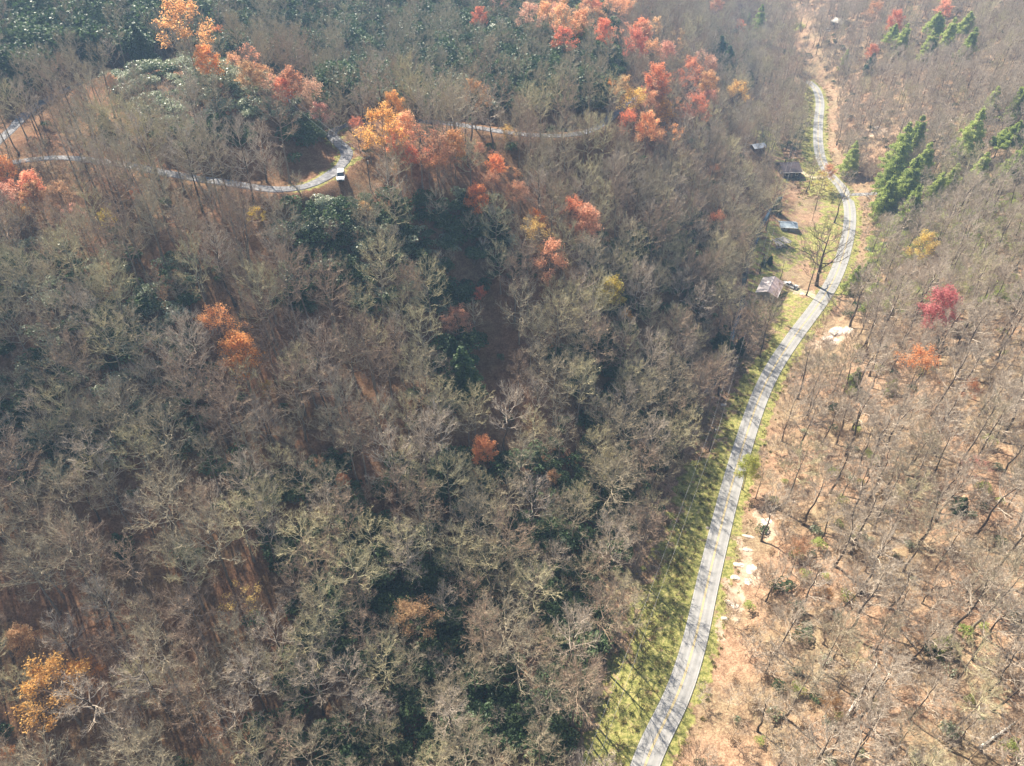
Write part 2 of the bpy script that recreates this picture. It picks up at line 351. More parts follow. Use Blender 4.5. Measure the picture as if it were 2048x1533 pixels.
grass=np.where((RD>0)&(RD<6.5),.72*(1-sstep(4.0,6.3,RD)),grass)
grass=np.where(in_poly(gxy[:,0],gxy[:,1],LAWN),.6,grass)
for L in LEAFY: grass=np.where(in_poly(gxy[:,0],gxy[:,1],L),.25,grass)
mid=world_poly([(1380,915),(1460,930),(1520,790),(1545,700),(1500,690),(1410,820)])
grass=np.where(in_poly(gxy[:,0],gxy[:,1],mid),np.minimum(grass,.25+.5*(1-sstep(5,9,-RD))),grass)
for L,hw in ((DRIVE,1.6),(TRACK,1.4)):
    d,_,_=line_dist(gxy,L); d=np.abs(d); _x=project(np.c_[gxy,GZ])[0]; grass=np.maximum(grass,.66*(1-sstep(hw+.8,hw+2.6,d))*sstep(540,600,_x)*(1-sstep(715,740,_x)))
grass=np.maximum(grass,.85*blobs([(1520,265,26,30),(1545,300,20,14),(1500,230,14,20),(1595,55,12,8)]))
soil=blobs([(1675,668,30,16),(1648,690,28,14),(1535,1060,22,26),(1494,1110,12,50),(1500,1150,22,34),(1465,1200,18,50),(1445,1260,10,40),(1750,265,26,10),(1905,238,26,8),(1515,1030,12,14),(1590,580,14,14),(1625,590,12,10)])*.75
soil=np.maximum(soil,.35*blobs([(1682,140,7,60),(1675,300,9,60),(640,420,24,30),(350,128,40,12),(1560,80,6,4)]))
def make_ground():
    me=bpy.data.meshes.new('hillside_ground'); nx,ny=len(GX),len(GY)
    V=np.stack([gxy[:,0],gxy[:,1],GZ],-1)
    i=np.arange(nx-1)[None,:]; j=np.arange(ny-1)[:,None]; a=j*nx+i
    F=np.stack([a,a+1,a+nx+1,a+nx],-1).reshape(-1,4)
    me.vertices.add(len(V)); me.vertices.foreach_set('co',V.ravel())
    me.loops.add(F.size); me.loops.foreach_set('vertex_index',F.ravel())
    me.polygons.add(len(F)); me.polygons.foreach_set('loop_start',np.arange(len(F))*4)
    me.polygons.foreach_set('use_smooth',np.ones(len(F),bool))
    me.update(calc_edges=True)
    rust=np.maximum(1.0*blobs([(998,700,55,120),(470,325,180,26),(120,260,90,50),(1040,255,120,20)]),.9*sstep(20,32,-RD+4*vn))  # russet litter patches, plus the left woods' shade painted into the ground colour
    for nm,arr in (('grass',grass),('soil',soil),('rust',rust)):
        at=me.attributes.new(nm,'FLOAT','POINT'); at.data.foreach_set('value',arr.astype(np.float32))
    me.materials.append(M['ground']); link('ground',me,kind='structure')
make_ground()
# ---------------- roads ----------------
def strip(name,L,o0,o1,dz,mat,skirt=0,kind='structure',every=1,parent=None,wob=0):
    P=L[::every]; T=np.gradient(P[:,:2],axis=0); T/=np.linalg.norm(T,axis=1,keepdims=True)+1e-9
    Nn=np.stack([T[:,1],-T[:,0]],-1); n=len(P); w=wob*np.stack([vnoise(np.arange(n)*.45,np.full(n,k*7.3),5) for k in (1,2)],1) if wob else np.zeros((n,2))
    a=np.hstack([P[:,:2]+Nn*(o0-w[:,:1]),P[:,2:]+dz]); b=np.hstack([P[:,:2]+Nn*(o1+w[:,1:]),P[:,2:]+dz])
    acc=Acc(); v=np.vstack([a,b]); f=[(i,n+i,n+i+1,i+1) for i in range(n-1)]; acc.add(v,f)
    if skirt:
        d=np.array([0,0,-skirt]); acc.add(np.vstack([a,a+d+np.c_[Nn*-.5,np.zeros(n)]]),[(i,i+1,n+i+1,n+i) for i in range(n-1)]); acc.add(np.vstack([b,b+d+np.c_[Nn*.5,np.zeros(n)]]),[(i,n+i,n+i+1,i+1) for i in range(n-1)])
    o=obj(name,acc,mat,parent)
    if parent is None: o['kind']=kind
    return o
road=strip('road',ROAD,-2.47,2.47,.06,M['asphalt'],.35)
_P=ROAD; _T=np.gradient(_P[:,:2],axis=0); _T/=np.linalg.norm(_T,axis=1,keepdims=True); _N=np.stack([_T[:,1],-_T[:,0]],-1); _n=len(_P); _m=21; _u=np.linspace(-1,1,_m)
_V=np.concatenate([np.hstack([_P[:,:2]+_N*2.46*u_,_P[:,2:]+.064]) for u_ in _u]); _F=np.array([(k*_n+i,(k+1)*_n+i,(k+1)*_n+i+1,k*_n+i+1) for k in range(_m-1) for i in range(_n-1)])
_A=Acc(); _A.add(_V,_F); _me=_A.mesh('road',[M['asphalt']]); _at=_me.attributes.new('across','FLOAT','POINT'); _at.data.foreach_set('value',np.repeat(_u,_n).astype(np.float32)); road.data=_me
for a,b,m in ((-.17,-.06,'yellow'),(.06,.17,'yellow'),(-2.34,-2.26,'white'),(2.26,2.34,'white')):
    strip('road_marking',ROAD,a,b,.07,M[m])
DV=strip('driveway',DRIVE,-1.5,1.5,.05,M['gravel'],.5,wob=.35)
strip('upper_track',TRACK[:int(len(TRACK)*.86)],-1.4,1.4,.05,M['gravel'],.5,wob=.4)
strip('side_road',SIDE,-1.5,1.5,.05,M['gravel'],.5,wob=.3)
CREEK=catmull(np.array([list(hit(a,b)) for a,b in [(1560,395),(1535,430),(1515,465),(1500,500),(1490,530),(1486,570),(1482,610),(1470,650),(1445,720),(1410,790)]]),3)
CREEK[:,2]=height(CREEK[:,0],CREEK[:,1])
strip('creek',CREEK,-.7,.7,.12,M['creek'],.3,wob=.5)
for nm,Q in (('worn_drive',[(1640,600),(1618,590),(1597,580),(1580,577)]),('worn_drive',[(1655,352),(1635,358),(1610,352),(1600,340)])):
    L=catmull(np.array([hit(*q) for q in Q]),2); L[:,2]=height(L[:,0],L[:,1]); strip(nm,L,-1.1,1.1,.1,M['grassdirt'],.3,wob=.5)
# ---------------- trees ----------------
def spawn(P,m,tmin,tmax,length,spread,up,K,rs,wob=.12,r=None):
    """children on N parent lines; length: fn(t,parent_len)"""
    Nn,Kp,_=P.shape; t=tmin+(tmax-tmin)*(np.arange(m)[None]+rs.rand(Nn,m))/m; f=t*(Kp-1); i=np.minimum(f.astype(int),Kp-2); a=(f-i)[...,None]
    n=np.arange(Nn)[:,None]; p0=P[n,i]*(1-a)+P[n,i+1]*a; tan=P[n,i+1]-P[n,i]; tan/=np.linalg.norm(tan,axis=2,keepdims=True)+1e-9
    rd=rs.normal(size=tan.shape); rd-=tan*(rd*tan).sum(2,keepdims=True); rd/=np.linalg.norm(rd,axis=2,keepdims=True)+1e-9
    d=tan+rd*spread; d[...,2]+=up; d/=np.linalg.norm(d,axis=2,keepdims=True)
    pl=np.linalg.norm(P[:,-1]-P[:,0],axis=1)[:,None]; L=length(t,pl)*(.7+.6*rs.rand(Nn,m))
    s=np.linspace(0,1,K)[None,None,:,None]; C=p0[:,:,None]+d[:,:,None]*L[...,None,None]*s
    bend=rs.normal(size=(Nn,m,1,3))*wob; bend[...,2]+=wob*.9; C=C+bend*(L[...,None,None])*s**2
    C[:,:,1:-1]+=rs.normal(size=C[:,:,1:-1].shape)*(L[...,None,None])*.05
    rr=None
    if r is not None: rr=(r[n,i]*(1-a[...,0])+r[n,i+1]*a[...,0])
    return C.reshape(Nn*m,K,3), (rr.reshape(-1) if rr is not None else None)
def skeleton(rs,H,R,base,nl,up_bias=0.0,dome=1.0,lean=.03,m2=8,m3=5,r0=None):
    K=9; s=np.linspace(0,1,K); r0=r0 or .0115*H
    tr=np.zeros((K,3)); tr[:,2]=s*H*.82; w=np.cumsum(rs.normal(size=(K,2))*lean*H/6,0); w[0]=0; tr[:,:2]=w; rt=r0*(1-s*.86); rt[0]*=1.35
    limbs=[];lr=[]
    for k in range(nl):
        q=(k+.5)/nl; t=(base+(1-base)*q**.85)*.98; f=t*(K-1); i=min(int(f),K-2); p0=tr[i]*(1-(f-i))+tr[i+1]*(f-i)
        az=k*2.39996+rs.rand()*.7; e=(-.12+1.35*q**1.1)*(.85+.3*rs.rand()); rad=R*(.8+.35*rs.rand())*math.cos(min(e,1.45))
        zc=H*(.55+.1*(1-dome)); p2=np.array([math.cos(az)*rad,math.sin(az)*rad,zc+(H-zc)*math.sin(min(e,1.5))*(.85+.2*rs.rand())])+np.array([p0[0],p0[1],0])*.6
        if p2[2]<p0[2]+.3: p2[2]=p0[2]+.3+rs.rand()*.1*H
        p1=p0+(p2-p0)*np.array([.62,.62,.3-up_bias]); ss=np.linspace(0,1,6)[:,None]
        c=(1-ss)**2*p0+2*ss*(1-ss)*p1+ss**2*p2; Ln=np.linalg.norm(p2-p0); c[1:]+=rs.normal(size=(5,3))*Ln*.022
        limbs.append(c); rl=max(rt[i]*.6,.05)*(.8+.4*rs.rand()); lr.append(np.linspace(rl*.9,.03,6))
    return tr,rt,np.array(limbs),np.array(lr)
def twigs(A,P,m,rs,L0,w0,up=.25,spread=.9,mi=0):
    C,_=spawn(P,m,.15,1.0,lambda t,pl:L0*(1-.3*t),spread,up,2,rs)
    a=C[:,0]; b=C[:,1]; sd=np.cross(b-a,rs.normal(size=a.shape)); sd/=np.linalg.norm(sd,axis=1,keepdims=True)+1e-9
    v=np.stack([a-sd*w0/2,a+sd*w0/2,b],1).reshape(-1,3); A.add(v,np.arange(len(v)).reshape(-1,3),mi)
    return C
def bare_tree(seed,H=21,R=5,base=.42,nl=17,m2=7,m3=4,m4=4,tw=.034,r0=None,**k):
    rs=np.random.RandomState(seed); tr,rt,LB,LR=skeleton(rs,H,R,base,nl,r0=r0,**k)
    tk=Acc(); v,f=tubes(tr[None],rt[None],7); tk.add(v,f)
    cr=Acc(); v,f=tubes(LB,LR,4); cr.add(v,f)
    P2,r2=spawn(LB,m2,.22,1.0,lambda t,pl:pl*.42*(1.25-t*.75),.75,.3,4,rs,.09,LR)
    r2=np.clip(r2*.65,.026,.06); v,f=tubes(P2,r2[:,None]*np.array([1,.8,.6,.3])[None],3); cr.add(v,f)
    P3,_=spawn(P2,m3,.2,1.0,lambda t,pl:np.clip(pl*.48,.6,1.7)*(1.2-t*.5),.8,.25,3,rs,.09)
    v,f=tubes(P3,np.broadcast_to(np.array([.02,.015,.008]),P3.shape[:2]),3); cr.add(v,f)
    twigs(cr,P3,m4,rs,.85,tw)
    return tk,cr,(P2,P3)
def leaf_quads(A,C,size,rs,mi=0,flat=0.0):
    n=len(C); u=rs.normal(size=(n,3)); u/=np.linalg.norm(u,axis=1,keepdims=True); w=rs.normal(size=(n,3)); w[:,2]+=0
    if flat: u[:,2]*=(1-flat); w[:,2]*=(1-flat)
    w=np.cross(u,w) if not flat else w-u*(u*w).sum(1,keepdims=True); w/=np.linalg.norm(w,axis=1,keepdims=True)+1e-9; u/=np.linalg.norm(u,axis=1,keepdims=True)+1e-9
    s=size*(.6+.8*rs.rand(n,1)); u=u*s*.5; w=w*s*.36
    v=np.stack([C-u,C+w,C+u,C-w],1).reshape(-1,3); A.add(v,np.arange(len(v)).reshape(-1,4),mi)
def autumn_tree(seed,H=17,R=4.5,dens=1.0,gap=.25,upper=0.0,**k):
    rs=np.random.RandomState(seed); tk,cr,(P2,P3)=bare_tree(seed,H,R,nl=15,m2=7,m3=4,m4=2,base=.38,**k)
    lv=Acc(); ends=P3[:,1:].reshape(-1,3)
    keep=np.array([vnoise(np.array([p[0]*.45+9]),np.array([p[1]*.45+p[2]*.3]),seed)[0] for p in P2[:,2]])>(gap*2-1); keep=np.repeat(keep,4)
    q=(P3[:,2,2]-H*.45)/(H*.55); keep&=(q>upper) ; Q=P3[keep]; n=int(11*dens)
    idx=np.repeat(np.arange(len(Q)),n); c=Q[idx,1]+(Q[idx,2]-Q[idx,1])*rs.rand(len(idx),1)*1.3+rs.normal(size=(len(idx),3))*np.array([.42,.42,.26])
    leaf_quads(lv,c,.32,rs,0,.35); return tk,cr,lv
def pine_tree(seed,H=20,R=3.6,droop=.1,base=.18,size=.42,nb=22):
    rs=np.random.RandomState(seed); K=8; s=np.linspace(0,1,K); tr=np.zeros((K,3)); tr[:,2]=s*H; tr[:,:2]=np.cumsum(rs.normal(size=(K,2))*.07,0); tr[0,:2]=0
    tk=Acc(); v,f=tubes(tr[None],(.26*(1-s*.93))[None],7); tk.add(v,f); cr=Acc(); cs=[]
    for w in range(nb):
        q=(w+.3*rs.rand())/nb; z=H*(base+(1-base)*q)+rs.normal()*.25; L=R*(1-q**1.4)*(.85+.3*rs.rand())+.35; n=6 if q<.8 else 5
        for j in range(n):
            if rs.rand()<.14: continue
            az=w*1.1+j*2*math.pi/n+rs.rand()*.4; l=L*(.65+.5*rs.rand()); t=np.linspace(0,1,4)[:,None]
            d=np.array([math.cos(az),math.sin(az),0]); P=np.array([0,0,z])+d*l*t+np.array([0,0,1])*(l*(.28-.1*q)*t-l*(.16+droop)*t**2)
            v,f=tubes(P[None],np.linspace(.05,.012,4)[None],3); tk.add(v,f)
            m=int(30+l*32); tt=.2+.8*rs.rand(m)**.7; c=np.array([np.interp(tt,t[:,0],P[:,a]) for a in range(3)]).T
            side=np.array([-d[1],d[0],0]); wv=(1-np.abs(tt-.55))*l*.28
            c=c+side*(rs.uniform(-1,1,m)*wv)[:,None]+np.array([0,0,1])*(rs.normal(size=m)*.24+.05)[:,None]; cs.append(c)
    leaf_quads(cr,np.vstack(cs),size,rs,0,.45); return tk,cr
def shrub(seed,R=1.8,H=2.2,n=420,size=.3,stems=6):
    rs=np.random.RandomState(seed); A=Acc(); 
    for k in range(stems):
        az=rs.rand()*6.28; e=np.array([math.cos(az)*R*.7*rs.rand(),math.sin(az)*R*.7*rs.rand(),H*.7]); t=np.linspace(0,1,3)[:,None]
        v,f=tubes((e*t)[None],np.array([[.05,.03,.015]]),3); A.add(v,f,1)
    cl=6; cc=np.stack([rs.uniform(-1,1,cl)*R*.55,rs.uniform(-1,1,cl)*R*.55,H*(.45+.35*rs.rand(cl))],-1); idx=rs.randint(0,cl,n)
    d=rs.normal(size=(n,3)); d/=np.linalg.norm(d,axis=1,keepdims=True); d[:,2]=np.abs(d[:,2])*.9-.15
    c=cc[idx]+d*np.array([R*.5,R*.5,H*.42])*(.75+.3*rs.rand(n,1)); c[:,2]=np.maximum(c[:,2],.05); leaf_quads(A,c,size,rs,0,.3); return A
def tuft(seed,R=.7,H=.7,n=40,w=.09):
    rs=np.random.RandomState(seed); A=Acc(); a=rs.uniform(-1,1,(n,3))*np.array([R,R,0]); d=rs.normal(size=(n,3))*np.array([.5,.5,.15])+np.array([0,0,1]); b=a+d*H*(.5+rs.rand(n,1)); sd=np.cross(d,rs.normal(size=(n,3))); sd/=np.linalg.norm(sd,axis=1,keepdims=True)
    v=np.stack([a-sd*w,a+sd*w,b],1).reshape(-1,3); A.add(v,np.arange(len(v)).reshape(-1,3)); return A
# tree kinds: (words on shape, words on tone, meshes)
SPEC=[ # seed,H,R,base,nl,twig,shape,tone,extra
 (1,21,5.2,.40,17,'twig_grey','broad','grey',{}),(2,20,4.6,.42,16,'twig_lichen','round-crowned','pale lichen-covered',{}),
 (3,23,4.8,.48,17,'twig_brown','broad','reddish brown',{}),(4,22,3.8,.50,15,'twig_tan','narrow','tan',dict(r0=.32,lean=.06)),
 (5,19,5.4,.38,18,'twig_lichen','wide-spreading','pale lichen-covered',{}),(6,24,3.4,.55,15,'twig_grey','tall narrow','grey',{}),
 (7,21,4.9,.42,16,'twig_tan','broad','tan',{}),(8,18,4.2,.36,15,'twig_grey','small round','grey',{}),
 (9,22,4.2,.45,16,'twig_brown','upright','reddish brown',{}),(10,23,5.6,.45,19,'twig_grey','large domed','grey',{}),
 (11,20,3.8,.40,13,'twig_tan','loose open','tan',dict(m2=7,r0=.30,lean=.07)),(12,17,3.2,.35,12,'twig_tan','slender','tan',dict(m2=6,m3=4,r0=.22,lean=.07)),
 (13,16,2.8,.4,11,'twig_grey','slender','grey',dict(m2=6,m3=4)),(14,22,4.5,.5,15,'twig_lichen','flat-topped','pale lichen-covered',{}),
 (15,20,8.5,.16,15,'twig_dark','huge spreading','dark',dict(r0=.5,m2=10)),(16,19,5.0,.3,10,'twig_dark','open','dark',dict(r0=.26))]
VAR=[]; VARINST=bpy.data.collections.new('bare_tree_sources')
def inst_src(coll,name,accs,mats):
    A=Acc()
    for k,a in enumerate(accs):
        v=np.vstack(a.v)
        A.v.append(v); 
        A.f+=[[i+A.n for i in f] for f in a.f]; A.m+=([k]*len(a.f) if len(accs)>1 else a.m); A.n+=len(v)
    o=bpy.data.objects.new(name,A.mesh(name,mats)); coll.objects.link(o); return o
for k,(sd_,H,R,base,nl,tw,shape,tone,ex) in enumerate(SPEC):
    tk,cr,_=bare_tree(sd_*13+1,H,R,base,nl,**ex)
    bk=M['darkbark'] if tw in('twig_dark','twig_tan') else M['bark']
    VAR.append(dict(trunk=tk.mesh('trunk',[bk],True),crown=cr.mesh('crown',[M[tw]]),H=H,R=R,shape=shape,tone=tone))
    inst_src(VARINST,'tree_source_%02d'%k,[tk,cr],[bk,M[tw]])
AUT=[]
for k,(H,R,dens,gap,up) in enumerate([(17,4.2,1.0,.36,.05),(18,4.8,.8,.45,.25),(15,3.6,1.1,.28,.0),(19,5.0,.6,.5,.3),(13,3.0,.9,.35,.1)]):
    tk,cr,lv=autumn_tree(300+k*7,H,R,dens,gap,up)
    AUT.append(dict(trunk=tk.mesh('trunk',[M['bark']],True),branches=cr.mesh('branches',[M['twig_brown']]),crown=lv.mesh('crown',[M['leaves']]),H=H,R=R))
PINE=[]
for k,(H,R,dr,ba,mt) in enumerate([(18,4.9,.05,.1,'pine'),(15,4.3,.1,.06,'pine'),(16,4.8,.0,.42,'pine'),(12,4.3,.15,.03,'hemlock')]):
    tk,cr=pine_tree(500+k,H,R,dr,ba); PINE.append(dict(trunk=tk.mesh('trunk',[M['darkbark']],True),crown=cr.mesh('crown',[M[mt]]),H=H,R=R))
SAP=bpy.data.collections.new('sapling_sources')
for k,(H,R,nl,tw) in enumerate([(9,2.2,11,'twig_tan'),(7,1.9,10,'twig_brown'),(11,2.2,10,'twig_grey'),(6,1.8,10,'twig_tan')]):
    tk,cr,_=bare_tree(700+k,H,R,.25,nl,5,3,3,.035,r0=.05); inst_src(SAP,'sapling_source_%02d'%k,[tk,cr],[M['bark'],M[tw]])
SHR=bpy.data.collections.new('shrub_sources')
for k,(R,H,n,size,mt) in enumerate([(1.9,2.4,460,.34,'laurel'),(2.4,3.2,620,.36,'laurel'),(1.6,1.9,360,.3,'laurel'),(2.0,2.6,460,.3,'paleshrub'),(1.5,1.8,300,.28,'paleshrub'),(1.5,1.3,260,.2,'brush'),(1.1,.7,200,.16,'weeds'),(1.7,3.2,520,.26,'pine')]):
    inst_src(SHR,'shrub_source_%02d'%k,[shrub(800+k,R,H,n,size)],[M[mt],M['bark']])
TUF=bpy.data.collections.new('tuft_sources')
for k,(R,H,mt) in enumerate([(.8,.5,'weeds'),(.6,.8,'weeds'),(.9,.6,'brush')]): inst_src(TUF,'tuft_source_%02d'%k,[tuft(900+k,R,H)],[M[mt]])
def scatter(name,coll,P,idx,rz,sc,tilt=None):
    n=len(P); me=bpy.data.meshes.new(name); me.vertices.add(n); me.vertices.foreach_set('co',np.asarray(P,float).ravel())
    R=np.zeros((n,3)); R[:,2]=rz
    if tilt is not None: R[:,:2]=tilt
    a=me.attributes.new('pick','INT','POINT'); a.data.foreach_set('value',np.asarray(idx,np.int32))
    a=me.attributes.new('turn','FLOAT_VECTOR','POINT'); a.data.foreach_set('vector',R.astype(np.float32).ravel())
    a=me.attributes.new('size','FLOAT','POINT'); a.data.foreach_set('value',np.asarray(sc,np.float32))
    o=link(name,me,kind='stuff'); g=bpy.data.node_groups.new(name,'GeometryNodeTree'); g.interface.new_socket('Geometry',in_out='INPUT',socket_type='NodeSocketGeometry'); g.interface.new_socket('Geometry',in_out='OUTPUT',socket_type='NodeSocketGeometry')
    ns,ls=g.nodes,g.links; gi=ns.new('NodeGroupInput'); go=ns.new('NodeGroupOutput'); ip=ns.new('GeometryNodeInstanceOnPoints'); ci=ns.new('GeometryNodeCollectionInfo')
    ci.inputs[0].default_value=coll; ci.inputs['Separate Children'].default_value=True; ci.inputs['Reset Children'].default_value=True
    ls.new(gi.outputs[0],ip.inputs['Points']); ls.new(ci.outputs[0],ip.inputs['Instance']); ip.inputs['Pick Instance'].default_value=True
    for nm,ty,so_ in (('pick','INT','Instance Index'),('turn','FLOAT_VECTOR','Rotation'),('size','FLOAT','Scale')):
        q=ns.new('GeometryNodeInputNamedAttribute'); q.data_type=ty; q.inputs[0].default_value=nm; out=q.outputs[0]
        if nm=='turn': e=ns.new('FunctionNodeEulerToRotation'); ls.new(out,e.inputs[0]); out=e.outputs[0]
        ls.new(out,ip.inputs[so_])
    ls.new(ip.outputs[0],go.inputs[0]); md=o.modifiers.new('scatter','NODES'); md.node_group=g
    return o
# ---------------- autumn trees (photo position, width in the photo, colour, which one) ----------------
CC=dict(R=(.78,.29,.16),S=(.80,.44,.25),O=(.86,.41,.17),G=(.80,.50,.17),B=(.56,.32,.18),Y=(.82,.66,.14),C=(.64,.23,.20),P=(.78,.40,.29),V=(.50,.45,.11))
CW=dict(R='red',S='salmon',O='orange',G='golden',B='rust brown',Y='yellow',C='crimson',P='pinkish red',V='olive yellow')
AT=[(368,52,104,'O','large {} tree crowning the knob at upper left'),(436,70,32,'O','small {} tree beside the large orange tree on the knob'),(414,124,46,'O','{} tree on the pale grass saddle of the knob'),
(497,122,56,'S','sparse {} tree halfway down the ridge of the knob'),(528,152,36,'S','small {} tree above the pale laurels of the knob'),(566,186,36,'R','small bright {} tree among grey trees on the knob'),
(628,190,54,'P','thin {} tree at the right end of the knob'),(640,226,36,'P','low {} tree beside the two wires'),(222,165,22,'B','small {} tree left of the pale laurels on the knob'),
(959,36,30,'R','small {} tree high on the back hill among laurels'),(997,12,36,'P','{} tree at the top edge above the back hill'),(1060,34,42,'P','pale {} tree left of the slim ridge pine'),
(1090,28,32,'S','{} tree just left of the slim ridge pine'),(1128,8,40,'O','{} tree at the top edge above the slim ridge pine'),(1128,80,40,'R','{} tree left of the tall ridge pine'),(1108,62,28,'P','small {} tree up-left of the tall ridge pine'),
(1207,68,38,'R','{} tree right of the tall ridge pine'),(1245,68,40,'S','second {} tree right of the tall ridge pine'),(1197,38,30,'S','{} tree on the ridge skyline above the pines'),(1270,94,42,'R','{} tree on the descending ridge, fourth from the tall pine'),
(1303,104,42,'S','{} tree lowest on the descending ridge'),(1311,52,28,'S','small faded {} tree near the dark upper valley'),(1240,18,36,'S','{} tree near the top edge right of centre'),(1176,10,34,'S','pale {} tree at the top edge above the two pines'),
(985,90,18,'S','tiny {} tree in the middle of the back hill'),(1245,178,42,'S','{} tree above the driveway end on the middle ridge'),(1313,164,56,'R','broad {} tree on the middle ridge right of the driveway end'),
(1268,208,54,'G','{} tree in front of the driveway end on the middle ridge'),(1302,206,36,'S','{} tree between the golden tree and broad red tree'),(1254,248,48,'R','{} tree below the golden tree of the middle ridge'),(1294,256,44,'S','{} tree left of the orange tree below the middle ridge'),
(1340,275,52,'O','{} tree lowest of the middle ridge cluster'),(951,190,50,'B','{} tree standing alone before the dark green back hill'),(787,214,42,'O','bright {} tree above the golden tree at the bend'),
(714,258,38,'R','{} tree beside the pale driveway bend'),(764,262,72,'G','large {} tree right of the driveway bend'),(738,284,36,'G','small {} tree touching the pale driveway bend'),(812,256,42,'S','{} tree right of the large golden tree'),
(838,284,72,'R','big {} tree in the middle of the ridge cluster'),(872,304,56,'S','{} tree down-right of the big red ridge tree'),(908,292,46,'S','{} tree at the right end of the ridge cluster'),(880,336,44,'S','faded {} tree hanging below the ridge cluster'),
(856,318,34,'P','small {} tree under the big red ridge tree'),(1013,268,32,'G','narrow {} tree before the shaded driveway'),(958,298,18,'S','tiny {} tree right of the ridge cluster'),(1022,350,34,'O','{} tree on the spur below the shaded driveway'),
(1042,388,34,'S','{} tree lower down the spur, below its orange tree'),(954,402,46,'O','round {} tree left of the dark ravine'),(1064,476,62,'G','tall {} tree in the centre, touching a salmon tree'),(1100,520,66,'S','{} tree at the foot of the tall golden centre tree'),
(1146,424,52,'R','bright {} tree upper of the pair right of the golden centre tree'),(1172,452,56,'P','{} tree lower of the pair right of the golden centre tree'),(1358,164,42,'R','{} tree left of the twin reds near the blue-green hollow'),
(1382,146,46,'R','bright {} tree above the blue-green hollow'),(1416,172,40,'S','{} tree just left of the blue-green hollow'),(1474,192,48,'G','{} tree between the hollow and the far road'),(1392,218,46,'R','{} tree right of the middle ridge cluster'),
(1430,446,42,'R','lone bright {} tree in the grey woods left of the sheds'),(1433,14,46,'S','{} tree at the top edge left of the pale green pine'),(1480,54,18,'R','tiny {} tree left of the pale green pine'),(1744,106,22,'R','small {} tree beside the far round green shrub'),
(1790,44,36,'R','{} tree standing clear on the far right slope'),(1748,24,34,'S','faded {} tree up-left of the clear red tree'),(1888,20,26,'S','{} tree near the top right corner pines'),(1427,346,30,'S','faint {} tree left of the brown-roofed house'),
(1657,346,24,'S','thin {} sapling touching the road above the bend'),(1645,368,42,'Y','bright {} tree leaning to the road bend'),(1847,492,46,'G','flat {} tree in the middle of the sunny slope'),(1881,618,78,'C','broad {} tree on the sunny slope'),
(1840,736,78,'O','sparse {} tree below the broad crimson tree'),(1942,778,34,'B','small {} tree down-right of the sparse orange tree'),(1598,1104,56,'B','{} tree right of the pale rocks by the road'),(1498,936,44,'V','{} tree overhanging the road from its right verge'),
(1950,936,52,'P','thin {} tree near the right edge'),(1662,1408,40,'B','low sparse {} tree near the bottom right'),(967,900,46,'O','{} tree at the centre, below the leaf-covered opening'),(954,957,22,'O','small {} tree directly below the centre orange tree'),
(829,1236,74,'B','{} tree half hidden in the lower centre woods'),(712,996,28,'O','narrow {} tree in the middle of the lower woods'),(686,966,28,'O','small {} tree beside the narrow orange tree'),(490,1205,78,'G','{} tree with bare pale limbs in the lower left woods'),
(104,1378,108,'G','large {} tree in the bottom left corner area'),(42,1280,50,'B','{} tree at the left edge above the large golden tree'),(20,1512,44,'O','{} tree in the very bottom left corner'),(165,1346,52,'O','{} tree touching the large golden corner tree'),
(440,662,82,'O','upper {} crown of the two-tiered pair at left centre'),(480,712,72,'O','lower {} crown of the two-tiered pair at left centre'),(349,568,46,'B','{} tree up-left of the two-tiered orange pair'),(915,640,48,'B','{} tree left of the leaf-covered opening'),
(1220,590,52,'V','{} tree in the grey woods right of centre'),(1252,636,30,'G','small {} tree just below the olive yellow woods tree'),(512,430,28,'Y','small {} tree below the shaded driveway'),(535,780,28,'G','small {} tree below the two-tiered orange pair'),
(10,340,38,'O','{} tree on the left edge'),(36,330,30,'S','{} tree beside the left edge orange tree'),(18,378,34,'R','{} tree below the left edge orange tree'),(64,370,40,'S','{} tree right of the left edge red tree'),
(122,388,46,'S','{} tree farthest right of the left edge group'),(58,404,34,'S','faded {} tree lowest of the left edge group'),(212,442,36,'Y','{} tree under the trees left of the dark gap'),(273,391,24,'S','tiny {} tree below the shaded driveway at left'),
(900,1300,30,'B','small {} tree near the bottom centre'),(730,420,24,'S','tiny {} tree below the parked vehicle ridge'),(1650,1190,26,'B','small {} tree on the leafy slope at lower right'),(640,930,30,'B','small {} tree in the lower left woods'),
(1105,955,24,'B','small {} tree in the woods left of the grass strip'),(300,700,24,'B','tiny {} tree left of the two-tiered orange pair'),(960,590,22,'R','tiny {} tree above the leaf-covered opening')]
LAND=[]   # landmarks used to describe the other trees
TREES=[]  # occupied: x, y, radius
def children_copy(t,parts,color=None,mats=None):
    for nm in parts:
        c=link(nm,t[1][nm],t[0])
        if color is not None: c.color=(*color,1)
def place_px(px,py,w,H,R,frac=.68):
    sc=1.0
    for _ in range(3):
        p=hit(px,py,H*sc*frac); d=project(p+np.array([0,0,H*sc*frac]))[2]; sc=float(np.clip(w/FPX*d/(2*R*.95),.3,1.35))
    return p,sc
for k,(px,py,w,c,lb) in enumerate(AT):
    v=AUT[[0,1,2,3,0,2,1][k%7] if w>26 else 4]; p,sc=place_px(px,py,w*1.0,v['H'],v['R']); word=CW[c]; hz=w*710
    art=lb.format(word); cat='tree'
    t=thing('autumn_tree',art,cat,p-np.array([0,0,.25]),RS.rand()*6.28,'trees in autumn colour',sc)
    col=np.array(CC[c])*(.88+.24*RS.rand(3)); children_copy((t,v),('trunk','branches','crown'),col); TREES.append((p[0],p[1],v['R']*sc*.8))
    LAND.append((px,py,None,art))
USED9=set()
